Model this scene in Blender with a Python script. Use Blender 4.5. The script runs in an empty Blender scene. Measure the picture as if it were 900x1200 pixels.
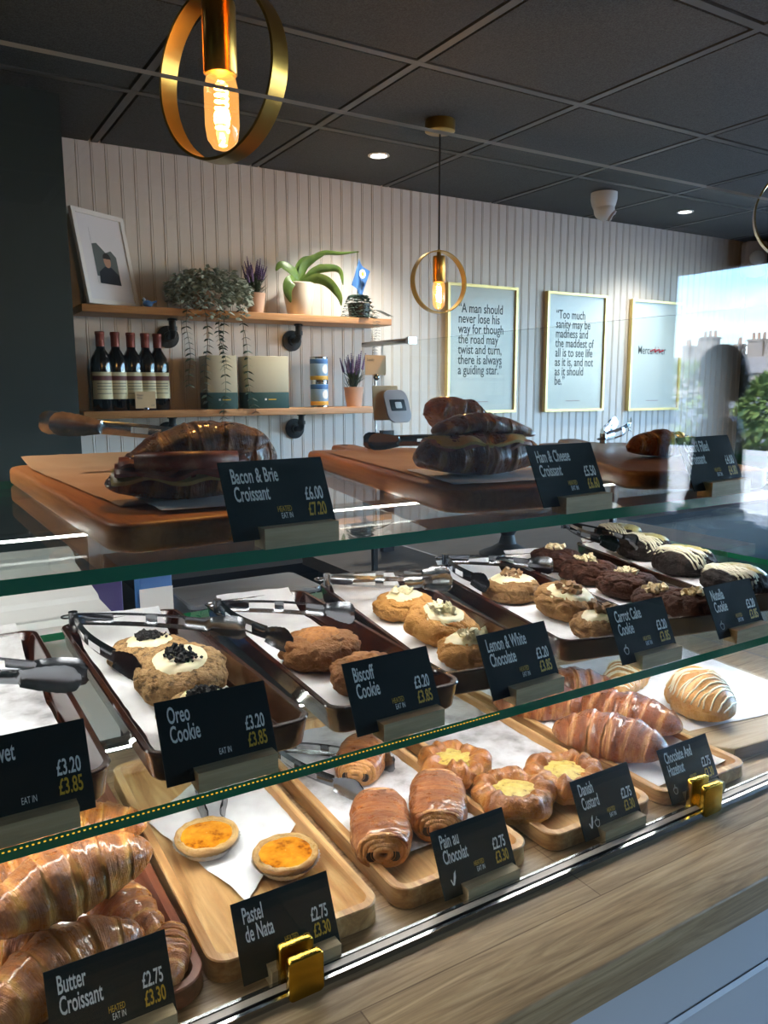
import bpy, math, random
import numpy as np
from mathutils import Vector, Matrix, noise
PI = math.pi
SC = bpy.context.scene
COL = SC.collection
# ------------------------------------------------------------------ camera, world, sun, exposure
def cam_axes(yaw, pitch, roll):
    cy, sy, cp, sp = math.cos(yaw), math.sin(yaw), math.cos(pitch), math.sin(pitch)
    f = Vector((sy*cp, cy*cp, -sp)); r = Vector((cy, -sy, 0)); u = r.cross(f)
    c, s = math.cos(roll), math.sin(roll)
    return c*r + s*u, -s*r + c*u, f
cam = bpy.data.cameras.new('camera'); camo = bpy.data.objects.new('camera', cam); COL.objects.link(camo)
r_, u_, f_ = cam_axes(0.5503, 0.1568, -0.0037)
m = Matrix((r_, u_, -f_)).transposed().to_4x4(); m.translation = (0, 0, 1.51); camo.matrix_world = m
cam.sensor_fit = 'VERTICAL'; cam.sensor_height = 36.0; cam.lens = 913.3*36.0/1200.0
cam.clip_start = 0.02; cam.clip_end = 600
SC.camera = camo
SC.view_settings.view_transform = 'Standard'; SC.view_settings.look = 'None'
SC.view_settings.gamma = 1.0; SC.view_settings.use_curve_mapping = False
SC.view_settings.exposure = 1.45
SC.cycles.transparent_max_bounces = 40
SC.cycles.max_bounces = 8; SC.cycles.diffuse_bounces = 4; SC.cycles.glossy_bounces = 4
SC.cycles.sample_clamp_indirect = 4.0
SC.cycles.caustics_reflective = False; SC.cycles.caustics_refractive = False

SKY = 1.2
w = bpy.data.worlds.new('sky'); SC.world = w; w.use_nodes = True
nt = w.node_tree; nt.nodes.clear(); N = nt.nodes.new; K = nt.links.new
out = N('ShaderNodeOutputWorld'); bg = N('ShaderNodeBackground'); sky = N('ShaderNodeTexSky')
sky.sky_type = 'NISHITA'; sky.sun_disc = False; sky.sun_elevation = math.radians(48); sky.sun_rotation = math.radians(250)
sky.air_density = 1.0; sky.dust_density = 0.4; sky.ozone_density = 2.0
tc = N('ShaderNodeTexCoord'); mp = N('ShaderNodeMapping'); mp.inputs['Scale'].default_value = (1.2, 1.2, 5.0)
nz = N('ShaderNodeTexNoise'); nz.inputs['Scale'].default_value = 2.6; nz.inputs['Detail'].default_value = 7; nz.inputs['Roughness'].default_value = .62
rp = N('ShaderNodeValToRGB'); rp.color_ramp.elements[0].position = .50; rp.color_ramp.elements[1].position = .74
mx = N('ShaderNodeMix'); mx.data_type = 'RGBA'; mx.inputs[7].default_value = (6.5, 6.7, 7.0, 1)
K(tc.outputs['Generated'], mp.inputs['Vector']); K(mp.outputs[0], nz.inputs['Vector']); K(nz.outputs['Fac'], rp.inputs[0])
tn = N('ShaderNodeMix'); tn.data_type = 'RGBA'; tn.blend_type = 'MULTIPLY'; tn.inputs[0].default_value = 1; tn.inputs[7].default_value = (.68, .89, 1.10, 1)
K(sky.outputs[0], tn.inputs[6]); K(rp.outputs[0], mx.inputs[0]); K(tn.outputs[2], mx.inputs[6]); K(mx.outputs[2], bg.inputs[0])
bg.inputs[1].default_value = SKY; K(bg.outputs[0], out.inputs[0])
sun = bpy.data.lights.new('sun', 'SUN'); sun.energy = 12; sun.angle = .01; sun.color = (1, .95, .86)
suno = bpy.data.objects.new('sun', sun); COL.objects.link(suno)
suno.rotation_euler = Vector((.62, -.30, -.72)).to_track_quat('-Z', 'Y').to_euler()
def portal(name, loc, rot, sx, sy):
    l = bpy.data.lights.new(name, 'AREA'); l.shape = 'RECTANGLE'; l.size = sx; l.size_y = sy; l.cycles.is_portal = True
    o = bpy.data.objects.new(name, l); COL.objects.link(o); o.location = loc; o.rotation_euler = rot
portal('window_portal', (4.425, 0.0, 1.46), (0, PI/2, 0), 1.62, 4.8)

# ------------------------------------------------------------------ materials
def lin(h):
    h = h.lstrip('#'); v = [int(h[i:i+2], 16)/255 for i in (0, 2, 4)]
    return tuple(((c+.055)/1.055)**2.4 if c > .04045 else c/12.92 for c in v) + (1,)
class NT:
    def __init__(s, name):
        s.m = bpy.data.materials.new(name); s.m.use_nodes = True; s.t = s.m.node_tree; s.t.nodes.clear()
        s.o = s.n('ShaderNodeOutputMaterial')
    def n(s, t, **kw):
        x = s.t.nodes.new(t)
        for k, v in kw.items():
            if k.startswith('i_'): x.inputs[k[2:].replace('_', ' ')].default_value = v
            else: setattr(x, k, v)
        return x
    def l(s, a, b): s.t.links.new(a, b)
    def noise(s, vec, scale, detail=3, rough=.5, dist=0):
        x = s.n('ShaderNodeTexNoise'); x.inputs['Scale'].default_value = scale; x.inputs['Detail'].default_value = detail
        x.inputs['Roughness'].default_value = rough; x.inputs['Distortion'].default_value = dist
        if vec is not None: s.l(vec, x.inputs['Vector'])
        return x.outputs['Fac']
    def ramp(s, fac, stops):
        x = s.n('ShaderNodeValToRGB'); e = x.color_ramp.elements
        while len(e) < len(stops): e.new(.5)
        for i, (p, c) in enumerate(stops): e[i].position = p; e[i].color = lin(c) if isinstance(c, str) else (c, c, c, 1)
        s.l(fac, x.inputs[0]); return x.outputs[0]
    def coord(s, kind='Object', scale=(1, 1, 1), rot=(0, 0, 0)):
        t = s.n('ShaderNodeTexCoord'); mp = s.n('ShaderNodeMapping'); mp.inputs['Scale'].default_value = scale; mp.inputs['Rotation'].default_value = rot
        s.l(t.outputs[kind], mp.inputs['Vector']); return mp.outputs[0]
    def mix(s, fac, a, b, mode='MIX'):
        x = s.n('ShaderNodeMix', data_type='RGBA', blend_type=mode)
        for i, v in ((0, fac), (6, a), (7, b)):
            if hasattr(v, 'is_output'): s.l(v, x.inputs[i])
            elif isinstance(v, str): x.inputs[i].default_value = lin(v)
            else: x.inputs[i].default_value = v
        return x.outputs[2]
    def math(s, op, a, b=0.0, c=None):
        x = s.n('ShaderNodeMath', operation=op)
        for i, v in enumerate((a, b, c)):
            if v is None: continue
            if hasattr(v, 'is_output'): s.l(v, x.inputs[i])
            else: x.inputs[i].default_value = v
        return x.outputs[0]
    def bump(s, h, strength=.3, dist=.002):
        x = s.n('ShaderNodeBump'); x.inputs['Strength'].default_value = strength; x.inputs['Distance'].default_value = dist
        s.l(h, x.inputs['Height']); return x.outputs[0]
    def pbr(s, col, rough=.5, metal=0, bump=None, coat=0, spec=.5, sub=0, trans=0, alpha=None):
        x = s.n('ShaderNodeBsdfPrincipled')
        for k, v in (('Base Color', col), ('Roughness', rough), ('Metallic', metal), ('Coat Weight', coat), ('Specular IOR Level', spec), ('Transmission Weight', trans)):
            if isinstance(v, str): x.inputs[k].default_value = lin(v)
            elif hasattr(v, 'is_output'): s.l(v, x.inputs[k])
            else: x.inputs[k].default_value = v
        if coat: x.inputs['Coat Roughness'].default_value = .12
        if sub:
            x.inputs['Subsurface Weight'].default_value = sub; x.inputs['Subsurface Radius'].default_value = (.006, .003, .0015); x.inputs['Subsurface Scale'].default_value = 1
        if bump is not None: s.l(bump, x.inputs['Normal'])
        s.l(x.outputs[0], s.o.inputs[0]); return s.m
def plain(name, col, rough=.5, metal=0, **k): return NT(name).pbr(col, rough, metal, **k)
def speckle(name, stops, scale, rough=.6, bump=.2, detail=4, bd=.001, kind='Object', **k):
    s = NT(name); v = s.coord(kind); f = s.noise(v, scale, detail, .6)
    return s.pbr(s.ramp(f, stops), rough, bump=s.bump(f, bump, bd), **k)
def wood(name, dark, mid, light, axis='Y', scale=9, rough=.45, planks=0, coat=0, stretch=14, bump=.12):
    s = NT(name); sc = [stretch]*3; sc['XYZ'.index(axis)] = 1.0
    v = s.coord('Object', tuple(sc)); f = s.noise(v, scale*.75, 6, .6, 1.6); g = s.noise(v, scale*4.5, 4, .7, .3)
    c = s.ramp(f, [(.3, dark), (.5, mid), (.72, light)]); c = s.mix(.35, c, s.ramp(g, [(.35, dark), (.6, light)]), 'MULTIPLY')
    c = s.mix(.45, c, s.ramp(f, [(.3, mid), (.7, light)]))
    if planks:
        b = s.n('ShaderNodeTexBrick'); b.inputs['Scale'].default_value = 1; b.inputs['Brick Width'].default_value = .62; b.inputs['Row Height'].default_value = planks
        b.inputs['Mortar Size'].default_value = .0008; b.inputs['Color1'].default_value = (1, 1, 1, 1); b.inputs['Color2'].default_value = (.72, .70, .68, 1); b.inputs['Mortar'].default_value = (.45, .4, .36, 1)
        s.l(s.coord('Object', (1, 1, 1), (0, 0, 0) if axis == 'X' else (0, 0, PI/2)), b.inputs['Vector']); c = s.mix(1, c, b.outputs['Color'], 'MULTIPLY')
    return s.pbr(c, rough, bump=s.bump(g, bump, .001), coat=coat)
def glass(name, tint=(1, 1, 1, 1), f0=.04, rough=0.0):
    # clear pane: each face lets the light through and reflects by the angle it is met at
    s = NT(name); g = s.n('ShaderNodeNewGeometry'); d = s.n('ShaderNodeVectorMath', operation='DOT_PRODUCT')
    s.l(g.outputs['Normal'], d.inputs[0]); s.l(g.outputs['Incoming'], d.inputs[1])
    c = s.math('ABSOLUTE', d.outputs['Value']); k = s.math('POWER', s.math('SUBTRACT', 1, c), 5)
    fac = s.math('MULTIPLY_ADD', k, 1-f0, f0)
    t = s.n('ShaderNodeBsdfTransparent'); t.inputs[0].default_value = tint
    r = s.n('ShaderNodeBsdfGlossy'); r.inputs['Roughness'].default_value = rough
    m = s.n('ShaderNodeMixShader'); s.l(fac, m.inputs[0]); s.l(t.outputs[0], m.inputs[1]); s.l(r.outputs[0], m.inputs[2]); s.l(m.outputs[0], s.o.inputs[0])
    return s.m
def emit(name, col, strength):
    s = NT(name); e = s.n('ShaderNodeEmission'); e.inputs[0].default_value = lin(col); e.inputs[1].default_value = strength
    s.l(e.outputs[0], s.o.inputs[0]); return s.m

M = {}
M['glass'] = glass('clear_glass', (.97, .985, .98, 1))
M['shelf_glass'] = glass('shelf_glass', (.93, .965, .95, 1))
M['win_glass'] = glass('window_glass')
def lit_glass(name, tint, glow, k):
    m = glass(name, tint, .06); t = m.node_tree; e = t.nodes.new('ShaderNodeEmission'); e.inputs[0].default_value = glow; e.inputs[1].default_value = k
    a = t.nodes.new('ShaderNodeAddShader'); o = [n for n in t.nodes if n.type == 'OUTPUT_MATERIAL'][0]; src = o.inputs[0].links[0].from_socket
    t.links.new(src, a.inputs[0]); t.links.new(e.outputs[0], a.inputs[1]); t.links.new(a.outputs[0], o.inputs[0]); return m
M['bulb_glass'] = lit_glass('amber_bulb_glass', (1, .84, .55, 1), (1, .45, .12, 1), .22)
M['green_edge'] = plain('green_glass_edge', '#1d805a', .2, coat=.3)
M['clear_edge'] = plain('polished_glass_edge', '#c3b7aa', .15)
M['white_wall'] = plain('white_beadboard_paint', '#e2dcd4', .5)
M['green_wall'] = plain('dark_green_paint', '#243230', .6)
M['shop_wall'] = plain('grey_shop_paint', '#5a5d5b', .7)
M['tile'] = speckle('charcoal_ceiling_tile', [(.35, '#303536'), (.65, '#4c5354')], 260, .75, .55, 3, .002)
M['grid'] = plain('grey_ceiling_grid', '#4a4f50', .45)
M['void'] = plain('black_void', '#050505', .9)
M['floor'] = wood('grey_floor_boards', '#3a332c', '#5d5348', '#75695b', 'X', 6, .5, .16)
M['oak'] = wood('oak_worktop', '#6f563c', '#b5966c', '#dcc196', 'X', 7, .38, .11, stretch=16)
M['panel'] = plain('pale_blue_grey_panel', '#dfe2e6', .45)
M['darkcab'] = plain('dark_cabinet', '#151c1c', .6)
M['darktop'] = plain('dark_worktop', '#1c1e20', .75, spec=.2)
M['greytop'] = wood('grey_brown_worktop', '#3a332d', '#514840', '#5f564d', 'X', 7, .7)
M['gold'] = plain('polished_gold', '#c9a23c', .22, 1)
M['brass'] = plain('brushed_brass', '#b8924a', .28, 1)
M['chrome'] = plain('chrome', '#b9bcbf', .16, 1)
M['steel'] = speckle('brushed_steel', [(.3, '#8d9092'), (.7, '#bfc2c4')], 60, .24, .03, 2, .0005, metal=1)
M['darksteel'] = plain('dark_steel', '#808388', .22, 1)
M['iron'] = plain('black_iron_pipe', '#17191b', .45, .5)
M['pine'] = wood('pine_shelf', '#a5713f', '#c08a54', '#d3a36d', 'X', 5, .5)
M['pine_block'] = wood('pale_wood_block', '#a48d68', '#c4ae86', '#d8c49c', 'X', 9, .6)
M['beech'] = wood('oiled_beech_board', '#a5632d', '#c67f40', '#d99654', 'Y', 6, .42)
M['dark_beech'] = wood('brown_oiled_board', '#5b3a24', '#7a5236', '#946a4b', 'Y', 6, .42)
M['acacia'] = wood('acacia_tray', '#7c4c24', '#c8945a', '#efcf98', 'Y', 5, .35, stretch=10)
M['red_wood'] = wood('reddish_wood_tray', '#5a3020', '#7a4630', '#94593f', 'Y', 6, .42)
M['pale_board'] = wood('pale_limed_board', '#a28b69', '#c1ab88', '#d5c3a2', 'X', 5, .5, .06)
M['lacquer'] = wood('dark_brown_lacquer', '#1c0a06', '#2f130a', '#4a2010', 'Y', 5, .16, coat=.5)
M['clear_plastic'] = glass('clear_plastic', (.80, .83, .87, 1), .16, .35)
M['paper'] = speckle('white_greaseproof', [(.2, '#d9dade'), (.6, '#eef0f3')], 30, .6, .12, 2, .001)
M['stained'] = speckle('grease_marked_paper', [(.34, '#8f8d90'), (.46, '#c9c8cc'), (.58, '#e4e5e9')], 15, .55, .12, 5, .001)
M['kraft'] = speckle('brown_baking_paper', [(.3, '#c49468'), (.7, '#d6ab80')], 9, .6, .2, 3, .002)
M['card'] = plain('dark_green_sign', '#0f1f20', .7, spec=.15)
M['white_ink'] = plain('white_ink', '#f6f6f2', .6)
M['gold_ink'] = plain('gold_ink', '#dcb02c', .5)
M['grey_ink'] = plain('grey_ink', '#5f6665', .7)
M['caption_ink'] = plain('faded_caption', '#a89c98', .7)
M['red_ink'] = plain('red_ink', '#c0283c', .6)
M['poster'] = plain('grey_green_poster', '#c6cbc0', .35, coat=.3)
M['poster_frame'] = plain('pale_gold_frame', '#e8d08c', .3, .35)
M['white'] = plain('white_paint', '#e6e3de', .4)
M['mount'] = plain('white_mount', '#dddadd', .5)
M['ceramic'] = plain('cream_ceramic', '#d6ccba', .35)
M['pinkpot'] = plain('pinkish_clay_pot', '#c9a68e', .7)
M['terracotta'] = plain('pale_clay_pot', '#c2aa96', .75)
M['greenleaf'] = speckle('green_leaf', [(.3, '#3f5a26'), (.7, '#66823a')], 20, .4, .1)
M['greyleaf'] = speckle('grey_green_leaf', [(.3, '#7a897c'), (.7, '#bcc6b8')], 60, .6, .1)
M['darkleaf'] = speckle('dark_green_leaf', [(.3, '#1f3328'), (.7, '#3d5545')], 50, .5, .1)
M['lavender'] = speckle('lavender_flower', [(.3, '#4b3a5a'), (.7, '#7d6a96')], 90, .8, .3)
M['stem'] = plain('green_stem', '#39482f', .7)
M['bottle'] = plain('dark_bottle_glass', '#0a0d12', .06, coat=.6)
M['capsule'] = plain('red_brown_capsule', '#7a3526', .35, .3)
M['label_cream'] = plain('cream_wine_label', '#d8cda4', .6)
M['label_brown'] = plain('maroon_label_band', '#6a3a38', .6)
M['kraft_card'] = plain('kraft_card', '#d0b48a', .7)
M['box_cream'] = plain('cream_box', '#c6bfa3', .55)
M['box_green'] = plain('dark_teal_box_band', '#1e4a47', .55)
M['blue'] = plain('mid_blue', '#3f6ea8', .4)
M['lightblue'] = plain('light_blue', '#8fb0cc', .5)
M['yellow'] = plain('warm_yellow', '#d6a63a', .5)
M['black'] = plain('black_plastic', '#111214', .4)
M['grey_plastic'] = plain('grey_plastic', '#b0a5a2', .5)
M['white_plastic'] = plain('white_plastic', '#d6d9d9', .35)
M['purple'] = plain('purple_packet', '#3d3266', .4)
M['foil'] = plain('white_foil_cup', '#d9d9da', .35, .2)
M['cord'] = plain('black_cord', '#0c0c0c', .6)
M['filament'] = emit('glowing_filament', '#ffb860', 45)
M['led'] = emit('cool_led', '#fdf9f4', 20)
M['led_reflection'] = emit('yellow_led_reflection', '#e8c23a', .45)
M['downlight'] = emit('downlight_lens', '#ffffff', 8)
M['lens'] = plain('dark_lens', '#101214', .08)
# food
M['custard'] = speckle('baked_custard', [(.33, '#6a2a08'), (.45, '#c87d1a'), (.62, '#e09a2a')], 38, .18, .08, 4, .001, sub=.1)
M['danish_custard'] = speckle('pale_custard', [(.33, '#7a5a1c'), (.40, '#c2a850'), (.65, '#d6c473')], 120, .4, .3, 3, .001)
def crust(name, pale, mid, dark, lines=95, brown=.5, coat=.35, glaze=None):
    s = NT(name); uv = s.coord('UV'); ob = s.coord('Object')
    sep = s.n('ShaderNodeSeparateXYZ'); s.l(uv, sep.inputs[0])
    a = s.n('ShaderNodeAttribute', attribute_name='crust').outputs['Fac']
    st = s.coord('UV', (lines, 3.0, 1)); fine = s.noise(st, 1.0, 5, .65, .35)
    big = s.noise(s.coord('UV', (9, 3.2, 1)), 1.0, 5, .62, .5); med = s.noise(ob, 230, 4, .65); pat = s.noise(ob, 75, 4, .7)
    t = s.math('MULTIPLY_ADD', a, .50, s.math('MULTIPLY', big, 1.0)); t = s.math('MULTIPLY_ADD', fine, .42, t); t = s.math('MULTIPLY_ADD', pat, .30, t); t = s.math('ADD', t, brown-1.32)
    c = s.ramp(t, [(.10, pale), (.42, mid), (.86, dark)])
    h = s.math('MULTIPLY_ADD', med, .8, s.math('MULTIPLY', fine, 1.2)); h = s.math('MULTIPLY_ADD', pat, .9, h)
    rg = s.ramp(pat, [(.35, .20), (.65, .50)])
    return s.pbr(c, rg, bump=s.bump(h, .75, .0034), coat=coat)
M['croissant'] = crust('butter_croissant_crust', '#e0a858', '#b46a20', '#4c1f0b', coat=.5, brown=.54)
M['pain'] = crust('pain_crust', '#d89c5a', '#a6602a', '#602c13', 48, .52, .5)
M['choc_croissant'] = crust('glazed_croissant_crust', '#d9a064', '#a05828', '#3c170e', 90, .56, .6)
M['pale_croissant'] = crust('pale_croissant_crust', '#d9ab6a', '#b9813f', '#8a5424', 90, .36)
M['danish'] = crust('danish_crust', '#dba85e', '#ad6a2b', '#5c2c14', 22, .46, .45)
M['nata_crust'] = crust('nata_crust', '#e0b878', '#c58f48', '#8d5a24', 70, .35, .1)
M['sandwich'] = crust('dark_croissant_crust', '#b8783a', '#7d3f17', '#331508', 80, .60, .5)
M['bacon'] = speckle('bacon_slice', [(.35, '#6e2f20'), (.55, '#93503a'), (.75, '#c08f70')], 45, .4, .2)
M['brie'] = speckle('melting_cheese', [(.3, '#b79a4e'), (.7, '#dcc684')], 30, .35, .1)
M['ham'] = speckle('ham_slice', [(.3, '#8a4a3e'), (.7, '#b87a68')], 30, .4, .1)
M['leaf_green'] = plain('salad_green', '#59692f', .5)
def cookie_mat(name, base, spots, lo=.38, sc=55):
    s = NT(name); ob = s.coord('Object'); f = s.noise(ob, sc, 5, .65); g = s.noise(ob, 260, 3, .6); b2 = s.noise(ob, 24, 2)
    c = s.ramp(f, [(lo-.05, spots), (lo+.03, base[0]), (.62, base[1])]); c = s.mix(s.math('MULTIPLY', b2, .5), c, base[2])
    return s.pbr(c, .72, bump=s.bump(s.math('ADD', f, g), .9, .004), spec=.3)
M['oreo_dough'] = cookie_mat('speckled_pale_dough', ('#9c7a50', '#b9966a', '#c2965c'), '#2a211b', .43, 130)
M['biscoff_dough'] = cookie_mat('caramel_dough', ('#85572f', '#9c6a3d', '#8a5a30'), '#6a4020', .3)
M['lemon_dough'] = cookie_mat('golden_dough', ('#a9743a', '#c4924f', '#c98f48'), '#8a5a26', .3)
M['carrot_dough'] = cookie_mat('spiced_dough', ('#8d6740', '#a9824f', '#a37c50'), '#5e3f24', .36, 80)
M['choc_dough'] = cookie_mat('chocolate_dough', ('#33190f', '#4a281a', '#3d2015'), '#1f0e09', .35)
M['dark_dough'] = cookie_mat('black_chocolate_dough', ('#1b1413', '#2a201e', '#221917'), '#0e0a0a', .35)
M['icing'] = plain('white_icing', '#e6dcb4', .35, sub=.1)
M['pale_icing'] = speckle('pale_green_icing', [(.35, '#a59a5e'), (.65, '#bfb47a')], 30, .3, .1)
M['drizzle'] = plain('pale_drizzle', '#ece7cc', .35)
M['white_choc'] = plain('white_chocolate_curls', '#efe6bd', .45)
M['crumb'] = plain('black_biscuit_crumb', '#17120f', .8)
M['nut'] = speckle('nut_pieces', [(.3, '#7a5a38'), (.7, '#a9845a')], 80, .7, .4)
M['hazel'] = speckle('pale_nut_pieces', [(.3, '#cdb88a'), (.7, '#e6d8b2')], 80, .7, .3)
M['biscuit_crumb'] = speckle('golden_crumb', [(.3, '#8a5424'), (.7, '#b97c3c')], 200, .8, .8)
M['choc'] = plain('dark_chocolate', '#1c0f0a', .3)
# outside
M['tarmac'] = speckle('grey_street', [(.3, '#6e6e6c'), (.7, '#8a8986')], 3, .9, .1)
M['brick'] = speckle('pale_brick', [(.3, '#9a8a7c'), (.7, '#b9aa9c')], 6, .9, .1)
M['slate'] = speckle('grey_slate_roof', [(.3, '#8a837d'), (.7, '#a59d96')], 4, .8, .1)
M['hedge'] = speckle('sunlit_hedge', [(.3, '#50652f'), (.7, '#8ba055')], 9, .7, .3)
M['bark'] = plain('bark', '#4a3c30', .9)
M['skin'] = plain('skin', '#b98a70', .55); M['hair'] = plain('dark_hair', '#1a1412', .6); M['jacket'] = plain('black_jacket', '#16171d', .45); M['denim'] = plain('dark_jeans', '#1f2735', .8)

# ------------------------------------------------------------------ mesh helpers
class MB:
    def __init__(s): s.v = []; s.f = []; s.mi = []; s.uv = {}; s.at = []
    def add(s, V, F, mi=0, uv=None, at=None):
        o = len(s.v); s.v += [tuple(map(float, p)) for p in V]; s.f += [tuple(i+o for i in f) for f in F]; s.mi += [mi]*len(F)
        s.uvl = getattr(s, 'uvl', []) + (list(uv) if uv is not None else [(0, 0)]*len(V)); s.at += (list(at) if at is not None else [0.0]*len(V)); return s
    def box(s, x0, x1, y0, y1, z0, z1, mi=0, M4=None):
        V = [(x, y, z) for z in (z0, z1) for y in (y0, y1) for x in (x0, x1)]
        if M4 is not None: V = [M4 @ Vector(p) for p in V]
        return s.add(V, [(0, 2, 3, 1), (4, 5, 7, 6), (0, 1, 5, 4), (2, 6, 7, 3), (0, 4, 6, 2), (1, 3, 7, 5)], mi)
    def prism(s, pts, z0, z1, mi=0, bev=0.0):
        n = len(pts); c = Vector((sum(p[0] for p in pts)/n, sum(p[1] for p in pts)/n))
        def sh(d): 
            r = []
            for i in range(n):
                a, b, e = Vector(pts[i-1]), Vector(pts[i]), Vector(pts[(i+1) % n]); t = (e-a).normalized() if (e-a).length > 1e-9 else Vector((1, 0)); r.append((b.x - t.y*d*-1*-1, b.y + t.x*d))
            return r
        ins = sh(bev) if bev else pts
        L = [(ins, z0), (pts, z0+bev), (pts, z1-bev), (ins, z1)] if bev else [(pts, z0), (pts, z1)]
        V = [(x, y, z) for (P, z) in L for x, y in P]; F = [tuple(range(n-1, -1, -1)), tuple(range(len(V)-n, len(V)))]
        for k in range(len(L)-1):
            for i in range(n): j = (i+1) % n; F.append((k*n+i, k*n+j, (k+1)*n+j, (k+1)*n+i))
        return s.add(V, F, mi)
    def grid(s, P, cu=False, cv=False, mi=0, uv=True, at=None, caps=False):
        P = np.asarray(P, float); nu, nv = P.shape[:2]; V = P.reshape(-1, 3); F = []
        for i in range(nu if cu else nu-1):
            for j in range(nv if cv else nv-1):
                a, b = (i+1) % nu, (j+1) % nv; F.append((i*nv+j, a*nv+j, a*nv+b, i*nv+b))
        if caps: F.append(tuple(range(nv))); F.append(tuple((nu-1)*nv+j for j in range(nv-1, -1, -1)))
        U = [(i/(nu-1), j/max(1, nv)) for i in range(nu) for j in range(nv)]
        return s.add(V, F, mi, U, None if at is None else np.asarray(at).reshape(-1))
    def lathe(s, prof, n=32, mi=0, c=(0, 0, 0), M4=None):
        P = [[(c[0]+r*math.cos(2*PI*j/n), c[1]+r*math.sin(2*PI*j/n), c[2]+z) for j in range(n)] for r, z in prof]
        if M4 is not None: P = [[tuple(M4 @ Vector(q)) for q in row] for row in P]
        return s.grid(np.array(P)[:, ::-1], cv=True, mi=mi, caps=True)
    def tube(s, pts, r, n=8, mi=0, closed=False):
        pts = [Vector(p) for p in pts]; k = len(pts); rr = r if hasattr(r, '__len__') else [r]*k; P = []; up = None
        for i in range(k):
            a = pts[(i-1) % k] if (closed or i > 0) else pts[i]; b = pts[(i+1) % k] if (closed or i < k-1) else pts[i]
            t = (b-a).normalized(); 
            if up is None: up = Vector((0, 0, 1)) if abs(t.z) < .9 else Vector((1, 0, 0))
            x = t.cross(up); x = x.normalized() if x.length > 1e-6 else t.orthogonal().normalized(); y = x.cross(t).normalized(); up = y
            P.append([tuple(pts[i] + rr[i]*(math.cos(2*PI*j/n)*x + math.sin(2*PI*j/n)*y)) for j in range(n)])
        return s.grid(P, cu=closed, cv=True, mi=mi, caps=not closed)
    def ball(s, c, r, n=10, mi=0, sc=(1, 1, 1)):
        return s.lathe([(r*math.sin(PI*i/n)+1e-5, -r*math.cos(PI*i/n)*sc[2]) for i in range(n+1)], n*2, mi, c) if sc[0] == sc[1] == 1 else s.grid([[(c[0]+sc[0]*r*math.sin(PI*i/n)*math.cos(2*PI*j/(2*n)), c[1]-sc[1]*r*math.sin(PI*i/n)*math.sin(2*PI*j/(2*n)), c[2]-sc[2]*r*math.cos(PI*i/n)) for j in range(2*n)] for i in range(n+1)], cv=True, mi=mi)
    def mesh(s, name, smooth=40):
        me = bpy.data.meshes.new(name); me.from_pydata(s.v, [], s.f)
        if any(s.mi): me.polygons.foreach_set('material_index', s.mi)
        ul = me.uv_layers.new(name='UVMap'); li = np.zeros(len(me.loops), int); me.loops.foreach_get('vertex_index', li)
        ul.data.foreach_set('uv', np.array(s.uvl, float)[li].reshape(-1))
        if any(s.at): a = me.attributes.new('crust', 'FLOAT', 'POINT'); a.data.foreach_set('value', np.array(s.at, float))
        if smooth:
            me.polygons.foreach_set('use_smooth', [True]*len(me.polygons))
            if smooth < 180: me.set_sharp_from_angle(angle=math.radians(smooth))
        me.validate(); me.update(); return me
def link(o, parent=None, loc=None, rot=None):
    COL.objects.link(o)
    if parent: o.parent = parent
    if loc is not None: o.location = loc
    if rot is not None: o.rotation_euler = rot
    return o
def obj(name, mb, mats, parent=None, loc=None, rot=None, smooth=40):
    me = mb.mesh(name, smooth) if isinstance(mb, MB) else mb
    if not len(me.materials):
        for k in (mats if isinstance(mats, (list, tuple)) else [mats]): me.materials.append(M[k])
    return link(bpy.data.objects.new(name, me), parent, loc, rot)
def tag(o, label, cat, group=None):
    o['label'] = label; o['category'] = cat
    if group: o['group'] = group
    return o
def thing(name, label, cat, loc=(0, 0, 0), rz=0, group=None, rot=None):
    o = bpy.data.objects.new(name, None); o.empty_display_size = .05
    link(o, None, loc, rot or (0, 0, rz)); return tag(o, label, cat, group)
def struct(name, mb, mats, smooth=0, **k):
    o = obj(name, mb, mats, smooth=smooth, **k); o['kind'] = 'structure'; return o
def dup(root, loc=None, rot=None, label=None):
    r = root.copy(); COL.objects.link(r)
    if loc is not None: r.location = loc
    if rot is not None: r.rotation_euler = rot
    if label: r['label'] = label
    for ch in root.children:
        c = ch.copy(); COL.objects.link(c); c.parent = r
        for g in ch.children:
            d = g.copy(); COL.objects.link(d); d.parent = c
    return r
def rrect(x0, x1, y0, y1, r, n=6):
    P = []
    for cx, cy, a in ((x1-r, y0+r, -PI/2), (x1-r, y1-r, 0), (x0+r, y1-r, PI/2), (x0+r, y0+r, PI)):
        P += [(cx+r*math.cos(a+PI/2*i/n), cy+r*math.sin(a+PI/2*i/n)) for i in range(n+1)]
    return P
def slab(mb, P, z0, z1, bev, mi=0):
    """rounded plate from a counter-clockwise outline, top and bottom edges eased"""
    n = len(P); c = np.array(P); t = np.roll(c, -1, 0)-np.roll(c, 1, 0); t /= np.linalg.norm(t, axis=1)[:, None]+1e-12; nrm = np.c_[t[:, 1], -t[:, 0]]
    L = []
    for k in range(4): a = k/3*PI/2; L.append((c-nrm*bev*(1-math.sin(a)), z0+bev*(1-math.cos(a))))
    for k in range(4): a = k/3*PI/2; L.append((c-nrm*bev*(1-math.cos(a)), z1-bev*(1-math.sin(a))))
    G = np.array([np.c_[q, np.full(n, z)] for q, z in L]); return mb.grid(G, cv=True, mi=mi, caps=True)
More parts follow.
